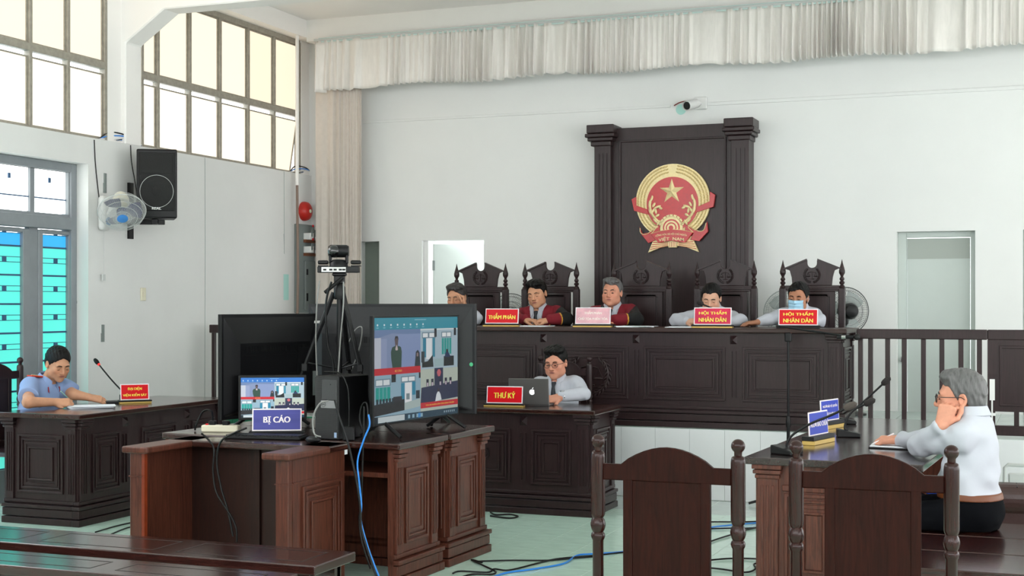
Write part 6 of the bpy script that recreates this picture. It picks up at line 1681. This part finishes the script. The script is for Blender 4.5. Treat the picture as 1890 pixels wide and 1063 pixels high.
        for q in (-1, 1):
            MB().tube(smooth_path([G(q * .062, -.035, -.02), G(q * .08, -.0, -.0), G(q * .086, .022, -.01), G(q * .08, .0, -.035), G(q * .06, -.03, -.105)], 4), .0013, 5).build('ear_loop', M_SHIRT, t)
    return t, f, fsurf, onc, G
def w3(u, v, **k): return np.array(P(u, v, **k)[:])
SEAT = PODZ + .45
def bench_person(name, label, u, v, sh, nk, el, wr, Yh, yaw, pitch, roll, **kw):
    """seated behind the bench; all positions from the photo at the depth of a sitting person"""
    H = w3(u, v, Y=Yh)
    d = {'neck': w3(*nk, Y=Yh + .06)}
    d['shR'] = w3(*sh[0], Y=Yh + .08); d['shL'] = w3(*sh[1], Y=Yh + .08)
    d['hip'] = V(d['neck'][0] + kw.pop('hipdx', 0), Yh + .16, SEAT + .115)
    d['elR'] = w3(*el[0][:2], Y=el[0][2]); d['elL'] = w3(*el[1][:2], Y=el[1][2])
    d['wrR'] = w3(*wr[0][:2], Y=wr[0][2]); d['wrL'] = w3(*wr[1][:2], Y=wr[1][2])
    base = (d['hip'][0], d['hip'][1], SEAT)
    cuts = [slab((bc, BY + BD / 2), BL + .2, BD + .14, BT - .05, BT + .006), slab((d['hip'][0], d['hip'][1]), .7, .48, SEAT - .06, SEAT + .002)]
    return person(name, label, base, d, (H, (yaw, pitch, roll)), cuts=cuts, table=BT, **kw)
# image left is the person's right hand side
YH = 11.22
bench_person('person', 'grey haired moustached man in white resting his head on his fist', 843, 549, ((812, 578), (878, 575)), (846, 573), ((806, 602, 11.05), (880, 600, 11.06)), ((836, 604, 10.95), (858, 566, 11.10)), YH, -.05, .18, -.05,
    skin='tan', hairm=M_HAIRS, hair='sweep', moustache=True, eyes=0, hairline=.07, seed=2,
    hands={'L': dict(d=(-.12, -.1, 1), n=(.9, .3, .1), curl=62, s=.95), 'R': dict(d=(1, -.2, -.1), n=(0, 0, 1), curl=20)})
p2 = bench_person('person', 'dark haired man in black and maroon robe looking down', 991, 542, ((957, 574), (1034, 569)), (994, 570), ((948, 604, 11.02), (1046, 601, 11.05)), ((970, 606, 10.9), (1014, 601, 10.93)), YH, -.02, .20, -.12,
    skin='tan', hairm=M_HAIRB, hair='sweep', eyes=0, robe=True, tie=M_TIE, cloth='robe', hairline=.066, seed=3,
    hands={'L': dict(d=(-1, -.25, -.1), n=(0, -.2, 1), curl=22), 'R': dict(d=(1, -.3, -.1), n=(0, 0, 1), curl=20)})
bench_person('person', 'grey haired presiding judge in black and maroon robe speaking', 1130, 540, ((1092, 571), (1170, 567)), (1131, 567), ((1082, 602, 11.02), (1176, 599, 11.02)), ((1108, 606, 10.9), (1128, 597, 10.88)), YH, -.02, -.02, .0,
    skin='ruddy', hairm=M_HAIRG, hair='sweep', eyes=.7, robe=True, tie=M_TIE, cloth='robe', hairline=.074, seed=4, fat=.004,
    hands={'L': dict(d=(-1, -.2, -.1), n=(0, -.2, 1), curl=30), 'R': dict(d=(1, -.3, -.1), n=(0, 0, 1), curl=20)})
bench_person('person', 'dark haired woman in white blouse writing with head bent', 1313, 550, ((1281, 575), (1347, 575)), (1314, 571), ((1248, 601, 11.04), (1367, 603, 11.04)), ((1268, 601, 10.92), (1340, 606, 10.86)), YH, .06, .34, .03,
    skin='fair', hairm=M_HAIRB, hair='woman', eyes=0, hairline=.072, seed=5, hs=.96,
    hands={'R': dict(d=(1, -.5, .12), n=(-.2, -.5, .8), curl=38, s=.9), 'L': dict(d=(-1, -.4, -.1), n=(0, 0, 1), curl=20, s=.9)})
bench_person('person', 'dark haired man in white shirt wearing a pale blue face mask', 1473, 549, ((1438, 573), (1509, 573)), (1475, 571), ((1418, 592, 11.05), (1512, 604, 11.06)), ((1401, 603, 10.95), (1480, 607, 10.85)), YH, -.10, .12, .06,
    skin='dark', hairm=M_HAIRB, hair='short', eyes=.2, hairline=.07, seed=6, mask=True,
    hands={'R': dict(d=(-1, -.35, -.12), n=(0, -.1, 1), curl=18), 'L': dict(d=(-1, -.3, -.1), n=(0, 0, 1), curl=20)})
# ---- clerk
Yc = 9.92
d = {'neck': w3(1028, 702, Y=Yc + .06), 'shR': w3(991, 699, Y=Yc + .08), 'shL': w3(1067, 697, Y=Yc + .08)}
d['hip'] = V(d['neck'][0] + .02, Yc + .11, .565)
d['elR'] = w3(978, 738, Y=Yc - .08); d['elL'] = w3(1077, 738, Y=Yc - .05); d['wrR'] = w3(990, 738, Y=Yc - .20); d['wrL'] = w3(1037, 731, Y=Yc - .26)
clerk = person('person', 'young clerk with glasses white shirt and navy tie at the laptop', (d['hip'][0], d['hip'][1], .45), d, (w3(1026, 669, Y=Yc), (-.06, .16, -.03)), skin='ruddy', hairm=M_HAIRB, hair='fluffy', eyes=.4, glasses=True, tie=M_TIE, hairline=.062, seed=7, fat=.006,
    hands={'L': dict(d=(-1, -.35, -.32), n=(.1, -.6, .8), curl=24, spread=.16), 'R': dict(d=(.9, -.15, 0), n=(0, 0, 1), curl=14)},
    table=SD_H + .014, cuts=[slab(SDc, SD_L + .3, SD_D + .14, SD_H - .05, SD_H + .002), slab((lt.location.x - .1 * math.sin(.14), lt.location.y + .085), .31, .18, SD_H - .01, SD_H + .016, lt.rotation_euler.z), slab((lt.location.x, lt.location.y - .012), .32, .05, SD_H, SD_H + .24, lt.rotation_euler.z), slab((d['hip'][0], d['hip'][1]), .6, .48, .40, .457)])
wv = np.array(d['wrL']); av = nrm(np.array(d['wrL']) - np.array(d['elL']))
b = MB(Matrix.Translation(Vector(wv - av * .004 - np.array([d['hip'][0], d['hip'][1], .45]))) @ Vector(av).to_track_quat('Z', 'Y').to_matrix().to_4x4()); b.lathe([(.031, -.012), (.034, -.006), (.034, .006), (.031, .012)], 18); b.lathe([(.018, .03), (.018, .04)], 14, (0, 0, 0), 'y'); b.build('wristwatch', M_CHROME, clerk[0], smooth=40)
# ---- prosecutor
Xp = -6.86
d = {'neck': w3(88, 704, X=Xp + .02), 'shR': w3(50, 701, X=Xp), 'shL': w3(121, 703, X=Xp + .02)}
d['hip'] = V(Xp - .12, d['neck'][1], .56)
d['elR'] = w3(52, 745, Z=.80); d['wrR'] = w3(102, 742, Z=.80); d['elL'] = w3(136, 728, Z=.83); d['wrL'] = w3(163, 733, Z=.81)
pros = person('person', 'prosecutor in light blue uniform shirt writing at the left desk', (d['hip'][0], d['hip'][1], .45), d, (w3(107, 671, X=Xp + .10), (math.radians(66), .40, .0)), skin='tan', hairm=M_HAIRB, hair='short', eyes=0, cloth='short', clothm=M_BLUESH, hairline=.062, seed=8,
    hands={'R': dict(d=(.75, .5, -.05), n=(.3, -.6, .7), curl=42), 'L': dict(d=(.5, .6, -.2), n=(.5, -.3, .8), curl=20)},
    table=LD_H, cuts=[slab(LDc, LD_W + .16, LD_L + .16, LD_H - .05, LD_H + .002), slab(P(170, 752, Z=LD_H)[:2], .34, .26, LD_H - .01, LD_H + .018, math.radians(40)), slab(P(207, 744, Z=LD_H)[:2], .11, .15, LD_H - .01, LD_H + .019, math.radians(42)), slab((d['hip'][0], d['hip'][1]), .48, .6, .40, .457)])
onc = pros[3]; PT = pros[0]
for q, u in ((1, .13), (-1, .13)):
    R_ = None
    sh = np.array(d['shL'] if q > 0 else d['shR']) - np.array([d['hip'][0], d['hip'][1], .45]); nk = np.array(d['neck']) - np.array([d['hip'][0], d['hip'][1], .45])
    c = sh * .62 + nk * .38; tp = pros[2].march(c + V(0, 0, .25), V(0, 0, -1), .4); tp = c if tp is None else tp
    ax = nrm(sh - nk); m4 = Matrix.Translation(Vector(tp) + Vector((0, 0, .004))) @ Vector(ax).to_track_quat('X', 'Z').to_matrix().to_4x4()
    MB(m4).box(-.055, -.026, -.005, .055, .026, .006).build('epaulette', mat('epaulette_red', '#c8341c', .5), PT, bevel=.003)
    b = MB(m4)
    for k in range(4): b.sphere((-.03 + .02 * k, 0, .007), .005, 6, 4)
    b.box(-.052, -.024, .006, .052, -.02, .0075).box(-.052, .02, .006, .052, .024, .0075).build('epaulette_gold', M_GOLD, PT)
def patch(nm, x, z, w_, h_, m_, par=PT, on=onc, lift=.004):
    c = on(x, z, out=lift); a = on(x + w_ / 2, z, out=lift); b_ = on(x, z + h_ / 2, out=lift); vx, vz = a - c, b_ - c; n = nrm(np.cross(vx, vz)) * .002
    vs = [c - vx - vz, c + vx - vz, c + vx + vz, c - vx + vz]; MB().add([*vs, *[q - n for q in vs]], [(0, 1, 2, 3), (7, 6, 5, 4), (0, 4, 5, 1), (1, 5, 6, 2), (2, 6, 7, 3), (3, 7, 4, 0)]).build(nm, m_, par)
patch('name_badge', -.085, -.17, .06, .02, M_BLACK); patch('collar_badge', -.05, -.03, .022, .035, mat('badge_red', '#a02a34', .5)); patch('collar_badge', .05, -.03, .022, .035, mat('badge_red', '#a02a34', .5)); patch('chest_pocket', -.085, -.24, .09, .1, M_BLUESH, lift=.002)
def pen(label, a, b_, m_):
    a, b_ = Vector(a), Vector(b_); t_ = thing('pen', label, 'pen', a); v = b_ - a
    MB().tube([v * .12, v], .0042, 8).build('barrel', m_, t_, smooth=40); MB().tube([(0, 0, 0), v * .12], [.0008, .0042], 8).build('tip', M_CHROME, t_, smooth=40)
pen('pale green pen in the writing hand of the prosecutor', P(134, 743, Z=.775), w3(112, 722, X=-6.5), mat('pen_green', '#9fd8cf', .4))
# ---- seated man at the right
Ym = 6.78
d = {'neck': w3(1792, 768, Y=Ym), 'shL': w3(1775, 792, Y=Ym - .15), 'shR': w3(1776, 786, Y=Ym + .17)}
d['hip'] = w3(1796, 940, Y=Ym)
d['elL'] = w3(1694, 828, Z=.805); d['wrL'] = w3(1737, 787, Y=Ym - .11)
d['elR'] = w3(1712, 812, Y=Ym + .22); d['wrR'] = w3(1662, 813, Z=.80)
kn = {'L': (d['hip'][0] - .37, Ym - .14, .50), 'R': (d['hip'][0] - .37, Ym + .1, .50)}
ft = {'L': (d['hip'][0] - .20, Ym - .16, .09), 'R': (d['hip'][0] - .22, Ym + .1, .09)}
man = person('person', 'grey haired man with glasses in white shirt resting his chin on his hand', (d['hip'][0], d['hip'][1], .45), d, (w3(1772, 733, Y=Ym + .01), (-math.pi / 2 + .06, .02, .0)), skin='ruddy', hairm=M_HAIRG, hair='sweep', eyes=.4, glasses=True, hairline=.074, seed=9, h=.0034, belly=.012, belt=True, knees=kn, feet=ft, hs=1.03,
    hands={'L': dict(d=(.3, .05, .95), n=(-.2, -1, .1), curl=72, t=-1, s=1.05), 'R': dict(d=(-.9, -.15, -.05), n=(-.1, -.3, .9), curl=36)},
    table=.762, cuts=[slab(dt_c, DT_W + .12, DT_L + .12, .71, .763, math.radians(-3)), slab(P(1655, 826, Z=.76)[:2], .25, .21, .75, .777, math.radians(-8)), slab((d['hip'][0], d['hip'][1]), .5, .8, .39, .453)])
pen('white pen in the writing hand of the seated man', P(1607, 821, Z=.775), P(1650, 800, Y=P(1630, 815, Z=.79).y), M_SIGNW)
